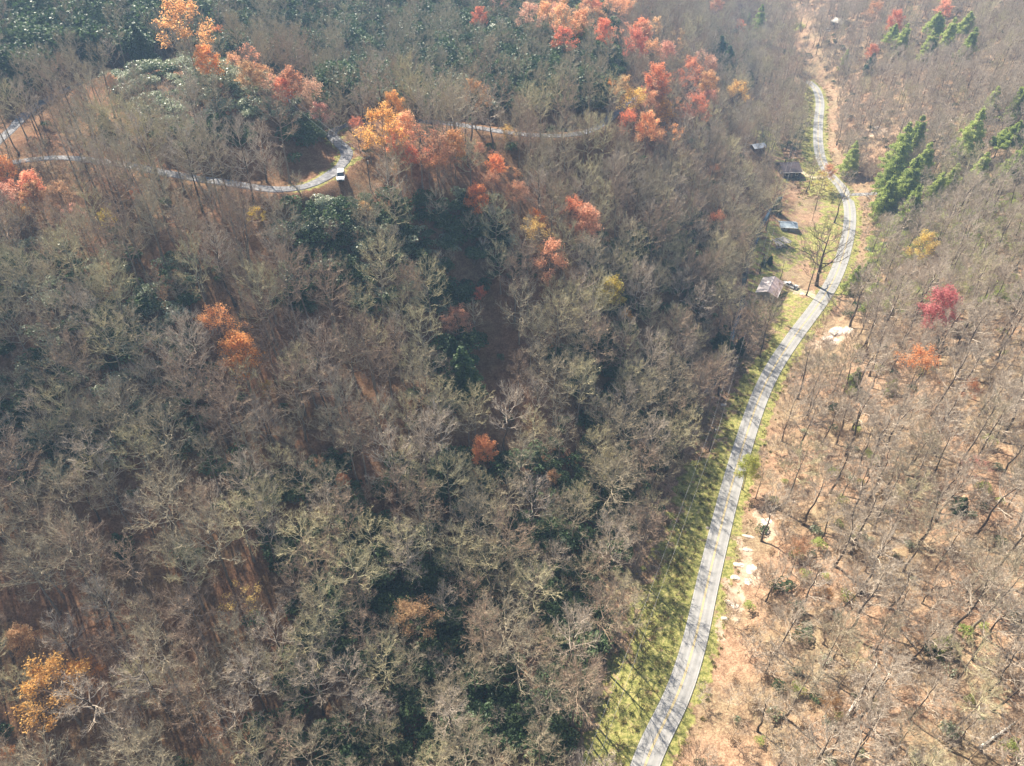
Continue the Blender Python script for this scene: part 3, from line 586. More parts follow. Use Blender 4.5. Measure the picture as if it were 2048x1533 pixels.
for poly,n_,cs,lab in (([(1030,0),(1240,0),(1340,60),(1420,130),(1330,130),(1180,95),(1060,60)],14,'SPSR','sparse salmon tree among grey trees on the descending ridge'),
        ([(770,250),(850,240),(930,290),(930,360),(860,350),(800,300)],7,'SPR','sparse reddish tree in the cluster right of the driveway bend'),([(1210,170),(1420,120),(1430,230),(1370,310),(1240,280)],9,'SPOB','sparse coral tree on the middle ridge between brighter ones'),
        ([(420,110),(560,150),(650,210),(600,230),(480,150)],5,'SPB','faint salmon tree along the ridge of the knob'),([(0,350),(150,370),(170,430),(0,430)],5,'SPBO','faint orange tree in the group at the left edge'),([(900,300),(1000,320),(1070,390),(1180,470),(1100,500),(980,400),(900,370)],7,'SBO','faint orange tree on the spur above the dark ravine')):
    bx=[q[0] for q in poly]; by=[q[1] for q in poly]; r9=np.random.RandomState(n_+3); got=0
    while got<n_:
        px,py=r9.uniform(min(bx),max(bx)),r9.uniform(min(by),max(by))
        if not in_poly(np.array([px]),np.array([py]),poly)[0]: continue
        if min(math.hypot(px-a[0],py-a[1])/a[2] for a in AT)<.45: continue
        got+=1; v=AUT[[1,3,4][got%3]]; p,sc=place_px(px,py,r9.uniform(28,46),v['H'],v['R']); c=cs[got%len(cs)]
        k9=sorted(range(len(AT)),key=lambda i:math.hypot(AT[i][0]-px,AT[i][1]-py)); lb9=None
        for i in k9:
            a=AT[i]; dx,dy=px-a[0],py-a[1]; sd9=('right of' if dx>0 else 'left of') if abs(dx)>abs(dy) else ('below' if dy>0 else 'above')
            q9=f"sparse {CW[c]} tree {sd9} the "+a[4].format(CW[a[3]])
            if q9 not in USED9 and len(q9.split())<=16: lb9=q9; break
        USED9.add(lb9); t=thing('autumn_tree',lb9,'tree',p-np.array([0,0,.25]),r9.rand()*6.28,'sparse trees in faint autumn colour',sc)
        children_copy((t,v),('trunk','branches','crown'),np.array(CC[c])*(.85+.25*r9.rand(3))); TREES.append((p[0],p[1],v['R']*sc*.7))
# ---------------- conifers ----------------
PT=[(1802,300,62,0,'tall light green pine, top of the cluster at the upper right'),(1832,276,44,1,'light green pine right of the tall cluster pine'),(1788,345,50,0,'light green pine low left in the pine cluster'),(1816,372,54,0,'light green pine low right in the pine cluster'),
(1846,330,40,1,'pine at the right side of the pine cluster'),(1776,395,34,1,'small pine at the foot of the pine cluster'),(1822,420,40,1,'pale green pine below the pine cluster'),(1944,276,48,0,'pine standing alone right of the pine cluster'),
(2022,288,44,2,'spreading pine near the right edge'),(1998,292,34,2,'pine just left of the right edge pine'),(1984,208,30,1,'bright green pine in the upper right trees'),(2040,206,36,1,'pine cut by the right edge, upper'),(1703,318,30,0,'rounded green conifer by the road verge'),
(1874,380,32,1,'small yellow-green pine right of the pine cluster'),(1518,46,32,0,'pale green pine beside the upper valley woods'),(1496,44,14,1,'tiny conifer left of the pale green pine'),(1163,84,32,2,'tall green pine on the ridge skyline'),
(1157,32,22,2,'slim green pine behind the tall ridge pine'),(1134,68,18,2,'small pine left of the tall ridge pine'),(1743,128,22,3,'round green shrub-like conifer on the far slope'),(1690,122,18,1,'dark conifer beside the far road cut'),
(1782,82,30,2,'yellow-green pine below the clear red tree'),(1806,82,28,1,'dark pine right of the yellow-green far pine'),(1866,66,36,2,'pine in the upper right row, first from left'),(1898,74,30,1,'pine in the upper right row, second from left'),
(1930,62,34,2,'pine in the upper right row, third from left'),(1856,96,26,1,'small pine under the upper right row'),(1940,92,30,1,'pine lowest of the upper right row'),(1888,4,24,1,'pine tip at the top edge, right side'),(1866,96,22,1,'thin pine under the upper right row'),
(2032,336,40,1,'soft green pine at the right edge, lower'),(1960,345,36,1,'pale green pine on the slope right of the cluster'),(1905,360,30,1,'young pine on the slope below the cluster'),(1710,560,28,1,'young light green pine beside the upper road bend'),(2012,345,30,1,'young pale pine near the right edge'),
(925,742,60,3,'dark green hemlock left of the leaf-covered opening'),(905,706,40,3,'dark green hemlock above the large one by the opening'),(1446,676,34,3,'dark green hemlock at the forest edge near the metal roof'),(1482,690,20,3,'small dark hemlock right of the forest edge hemlock'),
(1528,525,9,3,'small dark conifer beside the utility pole'),(1541,520,11,3,'dark conifer between utility pole and lawn'),(1556,412,17,3,'dark green conifer left of the bluish shed'),(1600,262,16,3,'dark conifer left of the far road'),(1870,690,22,3,'small dark conifer below the crimson tree'),
(1710,760,26,1,'rounded green conifer on the leafy slope near the road'),(1786,775,18,1,'small green conifer on the leafy slope'),(1730,545,22,1,'small pale pine above the pale rocks'),(1925,1010,24,3,'small conifer on the lower right slope'),(1890,1290,30,1,'green conifer between leaning trunks at lower right'),(240,1090,36,3,'dark conifer in the lower left woods'),
(600,590,36,3,'dark hemlock in the green patch left of centre'),(210,245,26,3,'dark conifer in the shade left of the knob'),(280,90,44,3,'dark green conifer left of the knob tree'),(1440,100,36,3,'blue-green conifer in the shaded hollow'),(1456,120,32,3,'blue-green conifer lower in the shaded hollow')]
for k,(px,py,w,vi,lb) in enumerate(PT):
    v=PINE[vi]; p,sc=place_px(px,py,w*(1.5 if k<8 else 1.3 if vi!=2 else 1.15),v['H'],v['R'],.5); t=thing('conifer_tree' if vi==3 else 'pine_tree',lb,'pine' if vi!=3 else 'evergreen',p-np.array([0,0,.2]),RS.rand()*6.28,'evergreen trees standing singly',sc)
    children_copy((t,v),('trunk','crown')); TREES.append((p[0],p[1],v['R']*sc*.7))
    if w>=20: LAND.append((px,py,None,lb))
# ---------------- bare trees: where they stand ----------------
KEEP=[([(985,600),(1022,600),(1028,650),(1020,740),(1012,800),(930,800),(950,740),(968,700),(972,640)],.0),   # leaf-covered opening
      (CLEAR_PX,.0),
      ([(1735,250),(1790,250),(1800,290),(1740,300)],.2),([(1650,655),(1720,640),(1715,690),(1650,700)],.1),([(1455,1000),(1560,1020),(1550,1110),(1500,1240),(1440,1240),(1440,1200)],.1),
      ([(660,330),(720,330),(720,380),(660,372)],.0),([(300,325),(650,290),(650,352),(560,366),(440,348),(330,338)],.25),([(652,262),(720,296),(720,330),(655,340)],.05),
      ([(230,140),(360,120),(360,140),(240,158)],.1),([(620,400),(700,370),(700,440),(600,470)],.3),([(880,560),(1000,560),(1000,640),(880,660)],.35)]
vis_drive=[]
for L,a,b in ((DRIVE,330,700),(TRACK,20,100),(TRACK,215,350),(ROAD,1260,1720),(SIDE,1700,1750)):
    x,y,_=project(L); m=(x>a)&(x<b)&(y<1533); q=np.stack([x[m],y[m]],1); p_=.0 if L is ROAD else (.8 if L is TRACK else .15)
    vis_drive.append((q[::2],p_))
HP=[(1530,575),(1548,580),(1570,335),(1585,345),(1575,452),(1562,488),(1519,530),(1578,570),(1588,575),(683,350),(1512,299),(1560,330),(1575,350),(1588,340),(1506,303),(1520,300),(1735,350),(1600,560)]
def blocked(p,v,sc,rs):
    top=p+np.array([0,0,v['H']*sc]); cen=p+np.array([0,0,v['H']*sc*.68]); cx,cy,d=project(cen); tx,ty,_=project(top); rp=v['R']*sc/d*FPX*.9; bx,by,_=project(p)
    for q,pr in vis_drive:
        if pr==0.0: rr=rp*.45
        else: rr=rp*.85
        if len(q) and (np.hypot(q[:,0]-cx,q[:,1]-cy)<rr).any() and rs.rand()>=pr: return True
    q=np.hypot(APX[:,0]-cx,APX[:,1]-cy); dd=np.array([1.0])
    if ((q<rp*.75+APX[:,2]*.45)&(by>APX[:,1]+APX[:,2]*1.0)).any() and rs.rand()<.9: return True
    for hx,hy in HP:
        if math.hypot(hx-cx,hy-cy)<rp*1.1+4 or (abs(hx-cx)<rp*.5 and cy<hy<by): return True
    for poly,pr in KEEP:
        pt=np.array([(bx,by),(cx,cy),(cx-rp*.6,cy),(cx+rp*.6,cy),(cx,cy+rp*.5)]) if poly is not CLEAR_PX else np.array([(bx,by)])
        if in_poly(pt[:,0],pt[:,1],poly).any() and rs.rand()>=pr: return True
    return False
rs=np.random.RandomState(77)
def grid_points(step,jit,seed):
    r=np.random.RandomState(seed); xs=np.arange(-420,520,step); ys=np.arange(30,860,step*.87); X_,Y_=np.meshgrid(xs,ys); X_[::2]+=step/2
    X_=X_+r.uniform(-jit,jit,X_.shape)*step; Y_=Y_+r.uniform(-jit,jit,Y_.shape)*step; P=np.stack([X_.ravel(),Y_.ravel()],-1)
    z=height(P[:,0],P[:,1]); P=np.c_[P,z]; px,py,d=project(P+[0,0,10]); m=(px>-260)&(px<2200)&(py>-110)&(py<1780)&(d>20); P=P[m]
    P=P[visible(P+[0,0,18])]; return P
BP=grid_points(6.0,.42,5); dB,_,_=line_dist(BP[:,:2],AXIS[::3]); inC=in_poly(BP[:,0],BP[:,1],CLEAR)
roads_d=np.min([np.abs(line_dist(BP[:,:2],L[::2])[0]) for L in (ROAD,DRIVE,TRACK,SIDE)],0)
TX=np.array(TREES); cand=[]
OPEN_=[hit(a,b)[:2] for a,b in ((1003,640),(1000,680),(995,720),(985,760),(965,790))]; SD_=np.array([math.sin(SUN_AZ),math.cos(SUN_AZ)])
APX=np.array([(a[0],a[1],a[2]*.5) for a in AT if a[2]>=28]+[(a[0],a[1],a[2]*.5) for a in PT if a[2]>=28])
for i,p in enumerate(BP):
    if inC[i] or roads_d[i]<2.3 or abs(dB[i])<(7 if BP[i,1]<ROAD[-1,1] else 2.5): continue
    right=dB[i]>0; d=dB[i]
    if right and d<8 and BP[i,1]<ROAD[-1,1]: continue
    fx,fy,dd=project(p)
    if right and rs.rand()<(.14 if d<70 else .08): continue
    if right and d<22 and rs.rand()<.45: continue
    if not right and rs.rand()<(.15 if d>-40 else 0): continue
    if any(0<(p[:2]-o_)@SD_<21 and abs((p[:2]-o_)@np.array([SD_[1],-SD_[0]]))<3.2 for o_ in OPEN_) and rs.rand()<.85: continue
    if (np.hypot(TX[:,0]-p[0],TX[:,1]-p[1])<TX[:,2]+1.6).any(): continue
    if right: vi=rs.choice([3,6,10,11,12,0,13,5],p=[.16,.16,.22,.16,.1,.08,.07,.05])
    else: vi=rs.choice(14,p=[.13,.09,.12,.05,.07,.08,.10,.08,.08,.08,.03,.03,.03,.03])
    if not right and in_poly(np.array([fx]),np.array([fy]),[(280,130),(450,110),(650,240),(650,300),(560,330),(300,310)])[0] and rs.rand()<.8: continue
    if 950<fy<1260 and fx<620 and rs.rand()<.28: continue
    if fy<250 and not right and 640<fx<1250 and rs.rand()<.5: continue
    if not right and in_poly(np.array([fx]),np.array([fy]),[(560,400),(1010,390),(1050,560),(900,640),(700,640),(560,620)])[0] and rs.rand()<.45: continue
    if fy<210 and fx<330 and rs.rand()<.7: continue
    if fy<260 and not right and fx<1350: vi=rs.choice([5,12,8],p=[.35,.5,.15])
    v=VAR[vi]; sc=(.66+.5*rs.rand())*(1.0 if right else 1.0)
    if fy<260 and fx<1300: sc*=.8
    if dd>330: sc*=.85
    if blocked(p,v,sc,rs): continue
    cand.append((p,vi,sc))
# trees read one by one from the photograph: foot position, tree top position, kind
SOLO=[(1520,716,604,15,'bare tree standing alone in brown ground left of the road bend'),(1633,572,442,14,'large dark bare tree leaning over the lawn beside the road'),(1612,592,500,15,'slim bare tree left of the large dark lawn tree'),
 (1668,447,330,11,'bare tree on the road edge above the lawn'),(1624,443,395,12,'small bare tree on brown ground right of the bluish shed'),(1545,640,555,8,'bare tree in front of the metal-roofed house'),(1560,560,500,6,'bare tree behind the metal-roofed house'),
 (1618,380,300,13,'bare tree between brown-roofed house and road'),(1612,385,310,11,'grey bare tree close to the brown-roofed house'),(1580,310,235,12,'straight bare tree behind the brown-roofed house'),(1610,248,190,12,'bare tree left of the far straight road'),
 (1510,1000,925,12,'slim tree at the foot of the overhanging verge tree'),(1700,655,520,3,'tall tree above the pale road cut'),(1688,790,690,10,'open grey tree on the leafy slope near the cut'),(1890,1280,1120,3,'tall curved tree on the lower right slope'),(1945,1322,1180,10,'leaning pale tree right of the tall curved tree'),
 (1700,1110,960,10,'wide bare tree in the middle of the lower right slope'),(1695,1270,1110,11,'slim leaning tree on the leafy lower right slope')]
solo=[]
for bx,by,ty,vi,lb in SOLO:
    v=VAR[vi]; p=hit(bx,by); d=project(p)[2]; r=ray(bx,ty); f=(p[1])/r[1]; ztop=CAM_H+r[2]*f; sc=float(np.clip((ztop-p[2])/v['H'],.3,1.4)); solo.append((p,vi,sc,lb))
# size in the picture, in view
def shown(p,v,sc):
    x,y,d=project(p+np.array([0,0,v['H']*sc*.65])); s=v['H']*sc/d
    return (s if (-20<x<2068 and -20<y<1553) else s*.05),x,y
order=sorted(range(len(cand)),key=lambda i:-shown(cand[i][0],VAR[cand[i][1]],cand[i][2])[0])
NI=300-len(solo)-2; near=order[:NI]; rest=order[NI:]
def bare(p,vi,sc,label,dark=False):
    v=VAR[vi]; t=thing('bare_tree',label,'tree',p-np.array([0,0,.3]),rs.rand()*6.28,'bare deciduous trees standing singly',sc)
    t.rotation_euler[0]=rs.normal()*.035; t.rotation_euler[1]=rs.normal()*.035
    for nm in ('trunk','crown'): link(nm,v[nm],t)
    return t
for p,vi,sc,lb in solo: t=bare(p,vi,sc,lb); LAND.append((*project(p+np.array([0,0,12]))[:2],None,lb))
LAND+= [(1535,578,0,'metal-roofed house'),(1570,338,0,'brown-roofed house'),(683,352,0,'white vehicle on the driveway'),(1520,530,0,'utility pole'),(998,700,0,'leaf-covered opening'),(1300,1480,0,'bottom end of the road'),(1530,1060,0,'pale rocks beside the road'),(1680,670,0,'pale road cut')]
# wording: nearest landmark, side of it in the photograph, and rank
used={}; words_out=[None]*len(near); info=[]
for j,i in enumerate(near):
    p,vi,sc=cand[i]; _,x,y=shown(p,VAR[vi],sc); ds=sorted((math.hypot(L[0]-x,L[1]-y),k) for k,L in enumerate(LAND) if len(L[3].split())<=10)
    info.append((ds[0],j,x,y,VAR[vi],sc,ds))
def side(dx,dy):
    return ('right of' if dx>0 else 'left of') if abs(dx)>abs(dy) else ('below' if dy>0 else 'above')
ORD=['nearest','second nearest','third nearest','fourth nearest','fifth nearest','sixth nearest','seventh nearest','eighth nearest','ninth nearest','tenth nearest','eleventh nearest','twelfth nearest']
cnt={}
for (d0,k),j,x,y,v,sc,ds in sorted(info,key=lambda q:q[0]):
    L=LAND[k]; sd_=side(x-L[0],y-L[1]); kk=(k,sd_,v['tone'],v['shape']); n=cnt.get(kk,0); cnt[kk]=n+1
    what=f"{v['tone']} {v['shape']} bare tree"; lm=L[3]
    words_out[j]=(what+(' ' if n==0 else f', {ORD[min(n,11)]} such, ')+f"{sd_} the {lm}")
seen=set()
for j,i in enumerate(near):
    p,vi,sc=cand[i]; lb=words_out[j]; w=lb.split()
    if len(w)>16: lb=' '.join(x for x in w if x not in('the','of','its'))
    bare(p,vi,sc,' '.join(lb.split()[:16]))
P_=np.array([cand[i][0] for i in rest])-[0,0,.3]
fw=scatter('distant_woods',VARINST,P_,[cand[i][1] for i in rest],rs.rand(len(rest))*6.28,[cand[i][2] for i in rest],rs.normal(size=(len(rest),2))*.035)
fw['label']='the mass of bare grey trees over the hills beyond the nearest ones'
# ---------------- undergrowth ----------------
SP=grid_points(4.4,.5,15); dS,_,_=line_dist(SP[:,:2],AXIS[::3]); inS=in_poly(SP[:,0],SP[:,1],CLEAR)
rd=np.min([np.abs(line_dist(SP[:,:2],L[::2])[0]) for L in (ROAD,DRIVE,TRACK,SIDE)],0); sx,sy,sdp=project(SP)
prob=np.where(dS>0,.95,.22); prob=np.where((dS>0)&(dS<9),.3,prob); prob=np.where(inS|(rd<3),0,prob)
for poly,_ in (KEEP[0],KEEP[3],KEEP[4],KEEP[5],KEEP[7],KEEP[8]): prob=np.where(in_poly(sx,sy,poly),.03,prob)
prob=np.where((sy<520)&(sx<620)&(sy>330),.4,prob); prob=np.where((sy<=330)&(sx<1250),.14,prob); prob=np.where(sdp>420,prob*.6,prob); m=rs.rand(len(SP))<prob; SS=SP[m]; n=len(SS); right=dS[m]>0
scatter('saplings',SAP,SS-[0,0,.15],np.where(right,rs.choice([0,1,3],n),rs.choice([0,1,2,2],n)),rs.rand(n)*6.28,.6+.7*rs.rand(n),rs.normal(size=(n,2))*.07)['label']='thin bare saplings filling the gaps under the trees'
ZONE=[ # polygon in the photo, density, kinds, (size)
 ([(600,0),(1180,0),(1250,140),(1230,225),(1060,235),(900,240),(760,230),(660,235),(640,160)],1.0,[0,1,1,1,1,3],1.75),
 ([(215,150),(360,130),(470,150),(570,190),(650,250),(650,300),(600,312),(500,318),(310,300),(290,250),(240,210)],1.0,[0,3,3,3,3,4],1.15),
 ([(320,262),(640,248),(648,300),(560,325),(420,318),(310,300)],.95,[0,1,0,1],1.0),
 ([(0,0),(640,0),(640,150),(330,110),(200,150),(0,230)],1.0,[0,1,1,1,1],1.9),
 ([(1180,130),(1255,150),(1260,200),(1190,210)],.9,[1,1,0],1.1),
 ([(560,420),(1010,400),(1050,560),(900,640),(700,640),(560,620)],1.0,[0,1,3,0],1.15),
 ([(870,690),(970,690),(975,800),(900,830),(850,760)],.95,[1,1,0],1.2),
 ([(0,500),(380,520),(420,900),(0,1000)],.7,[0,3,3,1],1.1),
 ([(430,950),(1300,900),(1230,1200),(1130,1533),(500,1533),(600,1200)],1.0,[0,1,2,0,1],1.15),
 ([(1100,700),(1420,600),(1380,850),(1300,1000),(1100,1000)],.6,[0,1,2],1.0),
 ([(1700,380),(2048,320),(2048,620),(1720,640)],.9,[7,7,7,4,6],1.0),
 ([(1640,700),(2048,640),(2048,1533),(1430,1533),(1560,900)],.22,[5,5,5,4,7,0],.8),
 ([(1395,60),(1480,60),(1500,170),(1440,190)],.9,[1,0],1.4),
 ([(1150,480),(1500,420),(1440,620),(1200,640)],.5,[0,1],1.0)]
UP=grid_points(2.6,.5,25); ux,uy,ud=project(UP); dU,_,_=line_dist(UP[:,:2],AXIS[::3]); inU=in_poly(UP[:,0],UP[:,1],CLEAR)
rdu=np.min([np.abs(line_dist(UP[:,:2],L[::2])[0]) for L in (ROAD,DRIVE,TRACK,SIDE)],0)
pr=np.where(dU>8,.14,.10); kd=rs.choice([5,5,0,5],len(UP)); szm=np.full(len(UP),.8)
clump=vnoise(UP[:,0]/11,UP[:,1]/11,31)
for poly,dn,ks,sz in ZONE:
    mm=in_poly(ux,uy,poly); pr=np.where(mm,np.clip(dn*(1+1.0*clump),0,1),pr); kd=np.where(mm,rs.choice(ks,len(UP)),kd); szm=np.where(mm,sz,szm)
for poly in (KEEP[0][0],KEEP[5][0],KEEP[7][0],KEEP[8][0],[(300,318),(640,300),(650,350),(560,366),(440,348),(320,335)],[(1655,645),(1715,640),(1705,690),(1655,690)]): pr=np.where(in_poly(ux,uy,poly),.02,pr)
vg=inU&(dU<0)&(rdu>5); mass=vnoise(UP[:,0]/7,UP[:,1]/7,41)
lawn=in_poly(UP[:,0],UP[:,1],LAWN)
pr=np.where(vg,np.clip(-.16+.33*mass+.020*(-dU),0,.5),pr); kd=np.where(vg,rs.choice([5,6,5,5,6],len(UP)),kd); szm=np.where(vg,.6,szm)
pr=np.where(lawn,.03,pr)
rv=(dU>3.8)&(dU<8.5); pr=np.where(rv,.04,pr); kd=np.where(rv,rs.choice([6,6,5],len(UP)),kd); szm=np.where(rv,.45,szm)
pr=np.where((rdu<2.9)|((np.abs(dU)<5.2)&(UP[:,1]<ROAD[-1,1])),0,pr); m=rs.rand(len(UP))<pr; U=UP[m]; n=len(U)
scatter('undergrowth',SHR,U-[0,0,.1],kd[m],rs.rand(n)*6.28,szm[m]*(.75+.75*rs.rand(n)))['label']='laurel and dry brush growing under the bare trees and along the verge'
# dark brush ball beside the road and tufts on the verges
GPs=np.vstack([np.c_[RS.uniform(-1,1,5500),RS.rand(5500)]]); ii=(GPs[:,1]*(len(ROAD)-1)).astype(int); T=np.gradient(ROAD[:,:2],axis=0)[ii]; T/=np.linalg.norm(T,axis=1,keepdims=True)
off=np.where(RS.rand(5500)<.9,-3.3-17*RS.rand(5500)**1.2,3.3+3.4*RS.rand(5500)); q=ROAD[ii,:2]+np.stack([T[:,1],-T[:,0]],-1)*off[:,None]+RS.normal(size=(5500,2))*.6
rq=np.abs(line_dist(q,ROAD[::2])[0]); ok=(rq>3.35)&~in_poly(q[:,0],q[:,1],LAWN); q=q[ok]; n=len(q)
scatter('verge_grass',TUF,np.c_[q,height(q[:,0],q[:,1])-.05],np.where((off[ok]<-8)&(RS.rand(n)<.6),2,RS.choice([0,1,0,2],n)),RS.rand(n)*6.28,.3+.45*RS.rand(n))['label']='rough grass and weeds along both sides of the road'
# ---------------- buildings ----------------
def rotz(a): c,s=math.cos(a),math.sin(a); return [[c,-s,0],[s,c,0],[0,0,1]]
M['metal_pink']=plain('faded_metal_roof',(.44,.385,.37),.45,.5,amt=.12,scale=1.2); M['metal_white']=plain('white_metal_roof',(.74,.76,.80),.4,.5)
M['brownroof']=surf('brown_shingles',[(.3,(.06,.045,.05)),(.7,(.115,.09,.092))],2.5,.9,5,.4,.02,.2); M['greyroof']=plain('blue_grey_roof',(.34,.40,.44),.6,.4,amt=.2,scale=.8)
M['wall_brown']=plain('brown_siding',(.15,.09,.06),.8); M['wall_grey']=plain('grey_siding',(.33,.32,.30),.8); M['wall_dark']=plain('dark_siding',(.07,.065,.07),.8)
M['trim']=plain('white_trim',(.72,.70,.66),.6); M['glass']=plain('window_glass',(.03,.04,.05),.08,.8); M['door']=plain('door_paint',(.22,.16,.12),.6); M['oldwood']=surf('weathered_boards',[(.3,(.22,.19,.17)),(.7,(.5,.46,.42))],2,.9,4,0)
M['carwhite']=plain('white_car_paint',(.78,.79,.80),.25,.6,amt=.02); M['tyre']=plain('black_rubber',(.02,.02,.02),.8); M['rim']=plain('alloy',(.5,.5,.52),.35,.5,.8); M['lamp']=plain('lamp_lens',(.75,.75,.72),.15,.8); M['redlamp']=plain('red_lens',(.4,.02,.02),.2,.7)
M['pole']=plain('tarred_pole',(.10,.08,.065),.9); M['wire']=plain('aluminium_wire',(.42,.42,.42),.5,.5); M['darkbrush']=M['twig_brown']
def gable(name,label,cat,at,rz,wx,wy,hw,rise,roofm,wallm,over=.45,wins=(),doors=(),roof2=None,chim=False,porch=0,sc=1.0,group=None):
    """ridge along y; parts: wall, roof panels with ribs, gutters, windows, doors"""
    z=min(height(at[0]+dx,at[1]+dy) for dx in (-wx/2,wx/2) for dy in (-wy/2,wy/2))
    zc=float(height(at[0],at[1])); t=thing(name,label,cat,(at[0],at[1],zc),rz,group)
    A=Acc(); b=-(zc-z)-.6; x,y=wx/2,wy/2
    v=[(-x,-y,b),(x,-y,b),(x,y,b),(-x,y,b),(-x,-y,hw),(x,-y,hw),(x,y,hw),(-x,y,hw),(0,-y,hw+rise*.97),(0,y,hw+rise*.97)]
    A.add(v,[(0,1,5,4),(2,3,7,6),(1,2,6,5),(3,0,4,7)]); A.add([v[4],v[5],v[8],v[6],v[7],v[9]],[(0,1,2)]); A.add([v[6],v[7],v[9]],[(0,1,2)]); obj('wall',A,wallm,t)
    sl=rise/x
    for s,mt in ((-1,roofm),(1,roof2 or roofm)):
        A=Acc(); x1=(x+over)*s; z1=hw-over*sl; yy=y+over; th=.12; a=.01*s
        v=[(a,-yy,hw+rise+.02),(x1,-yy,z1+.02),(x1,yy,z1+.02),(a,yy,hw+rise+.02)]; v2=[(p[0],p[1],p[2]+th) for p in v]
        A.add(v+v2,[(0,3,2,1),(4,5,6,7),(0,1,5,4),(1,2,6,5),(2,3,7,6),(3,0,4,7)]); rp=obj('roof_panel',A,mt,t)
        B=Acc(); 
        for q in np.arange(-yy+.15,yy,.9):
            B.add([(a,q-.03,hw+rise+.15),(a,q+.03,hw+rise+.15),(x1,q+.03,z1+.15),(x1,q-.03,z1+.15),(a,q,hw+rise+.2),(x1,q,z1+.2)],[(0,4,5,3),(1,2,5,4)])
        obj('roof_rib',B,mt,rp)['kind']='stuff'
        G=Acc(); G.box(((x1+.06*s),0,z1+.06),(.12,2*yy,.14)); obj('gutter',G,M['trim'],t)
    C_=Acc(); C_.box((0,0,hw+rise+.16),(.3,2*y+2*over,.06)); obj('ridge_cap',C_,roofm,t)
    for face,u,zz,w,h in wins:
        W=Acc(); F=Acc()
        if face in 'NS': yy=(y+.03)*(1 if face=='N' else -1); W.box((u,yy,zz),(w,.05,h)); F.box((u,yy*.998,zz),(w+.2,.04,h+.2))
        else: xx=(x+.03)*(1 if face=='E' else -1); W.box((xx,u,zz),(.05,w,h)); F.box((xx*.998,u,zz),(.04,w+.2,h+.2))
        f=obj('window',F,M['trim'],t); obj('pane',W,M['glass'],f)
    for face,u in doors:
        D=Acc(); K=Acc()
        if face in 'NS': yy=(y+.03)*(1 if face=='N' else -1); D.box((u,yy,1.02),(.95,.07,2.04)); K.box((u+.35,yy*1.012,1.0),(.08,.06,.08))
        else: xx=(x+.03)*(1 if face=='E' else -1); D.box((xx,u,1.02),(.07,.95,2.04)); K.box((xx*1.012,u+.35,1.0),(.06,.08,.08))
        d=obj('door',D,M['door'],t); obj('handle',K,M['rim'],d)
    if chim: H_=Acc(); H_.box((x*.3,y*.3,hw+rise+.2),(.6,.6,1.3)); H_.box((x*.3,y*.3,hw+rise+.9),(.75,.75,.12)); obj('chimney',H_,M['wall_brown'],t)
    if porch:
        Pd=Acc(); Pd.box((0,-y-porch/2,.1),(wx*.8,porch,.2)); obj('porch_deck',Pd,M['oldwood'],t)
        for u in (-wx*.37,0,wx*.37): Q=Acc(); Q.box((u,-y-porch+.15,1.2),(.14,.14,2.0)); obj('porch_post',Q,M['trim'],t)
        R_=Acc(); R_.box((0,-y-porch/2,2.35),(wx*.86,porch+.4,.1)); obj('porch_roof',R_,roofm,t)
    return t
def at_px(px,py): p=hit(px,py); return p
ang=lambda a,b:math.atan2(b[1]-a[1],b[0]-a[0])
p=at_px(1537,588); q1,q2=hit(1520,605),hit(1542,560); rz=ang(q1,q2)-math.pi/2
gable('metal_roofed_house','small house with faded pinkish metal gable roof on the lawn beside the road','house',p,rz,6.6,11.0,2.6,1.3,M['metal_pink'],M['wall_grey'],wins=[('W',-3,1.5,1,1),('W',2.5,1.5,1.2,1),('E',-3.5,1.5,1.2,1),('E',3,1.5,1,1),('S',1.8,1.5,1,1)],doors=[('E',0),('S',-1.5)],chim=False,roof2=plain('browner_metal_roof',(.40,.31,.30),.6,.4))  # roof2: right panel darker and browner than the left
p=at_px(1573,348)
gable('brown_roofed_house','house with dark brown shingle roof and white eave near the road bend','house',p,math.pi/2+.06,11.0,8.2,3.0,2.1,M['brownroof'],M['wall_dark'],over=.6,wins=[('W',-2.4,1.7,1.2,1.1),('W',2.2,1.7,1.6,1.2),('N',-2,1.7,1,1),('S',2,1.7,1,1)],doors=[('W',0)],chim=True)
p=at_px(1574,458)
gable('bluish_shed','low shed with mottled blue grey roof at the edge of the lawn','shed',p,math.pi/2-.12,5.0,6.2,1.9,.8,M['greyroof'],M['wall_grey'],doors=[('W',0)],wins=[('W',1.8,1.3,.7,.6)])
p=at_px(1513,303)
gable('white_roofed_cabin','small cabin with white metal roof and brown walls under the trees','cabin',p,math.pi/2+.35,4.6,6.4,2.5,1.0,M['metal_white'],M['wall_brown'],doors=[('W',1)],wins=[('W',-1.5,1.5,.9,.8)])
p=at_px(1678,53)
gable('far_barn','far away barn with pale sunlit roof beside the upper road cut','barn',p,.5,7,9,2.8,1.8,plain('tan_roof',(.40,.37,.32),.6),M['wall_dark'],doors=[('S',0)],wins=[('W',2,1.7,1,1)])
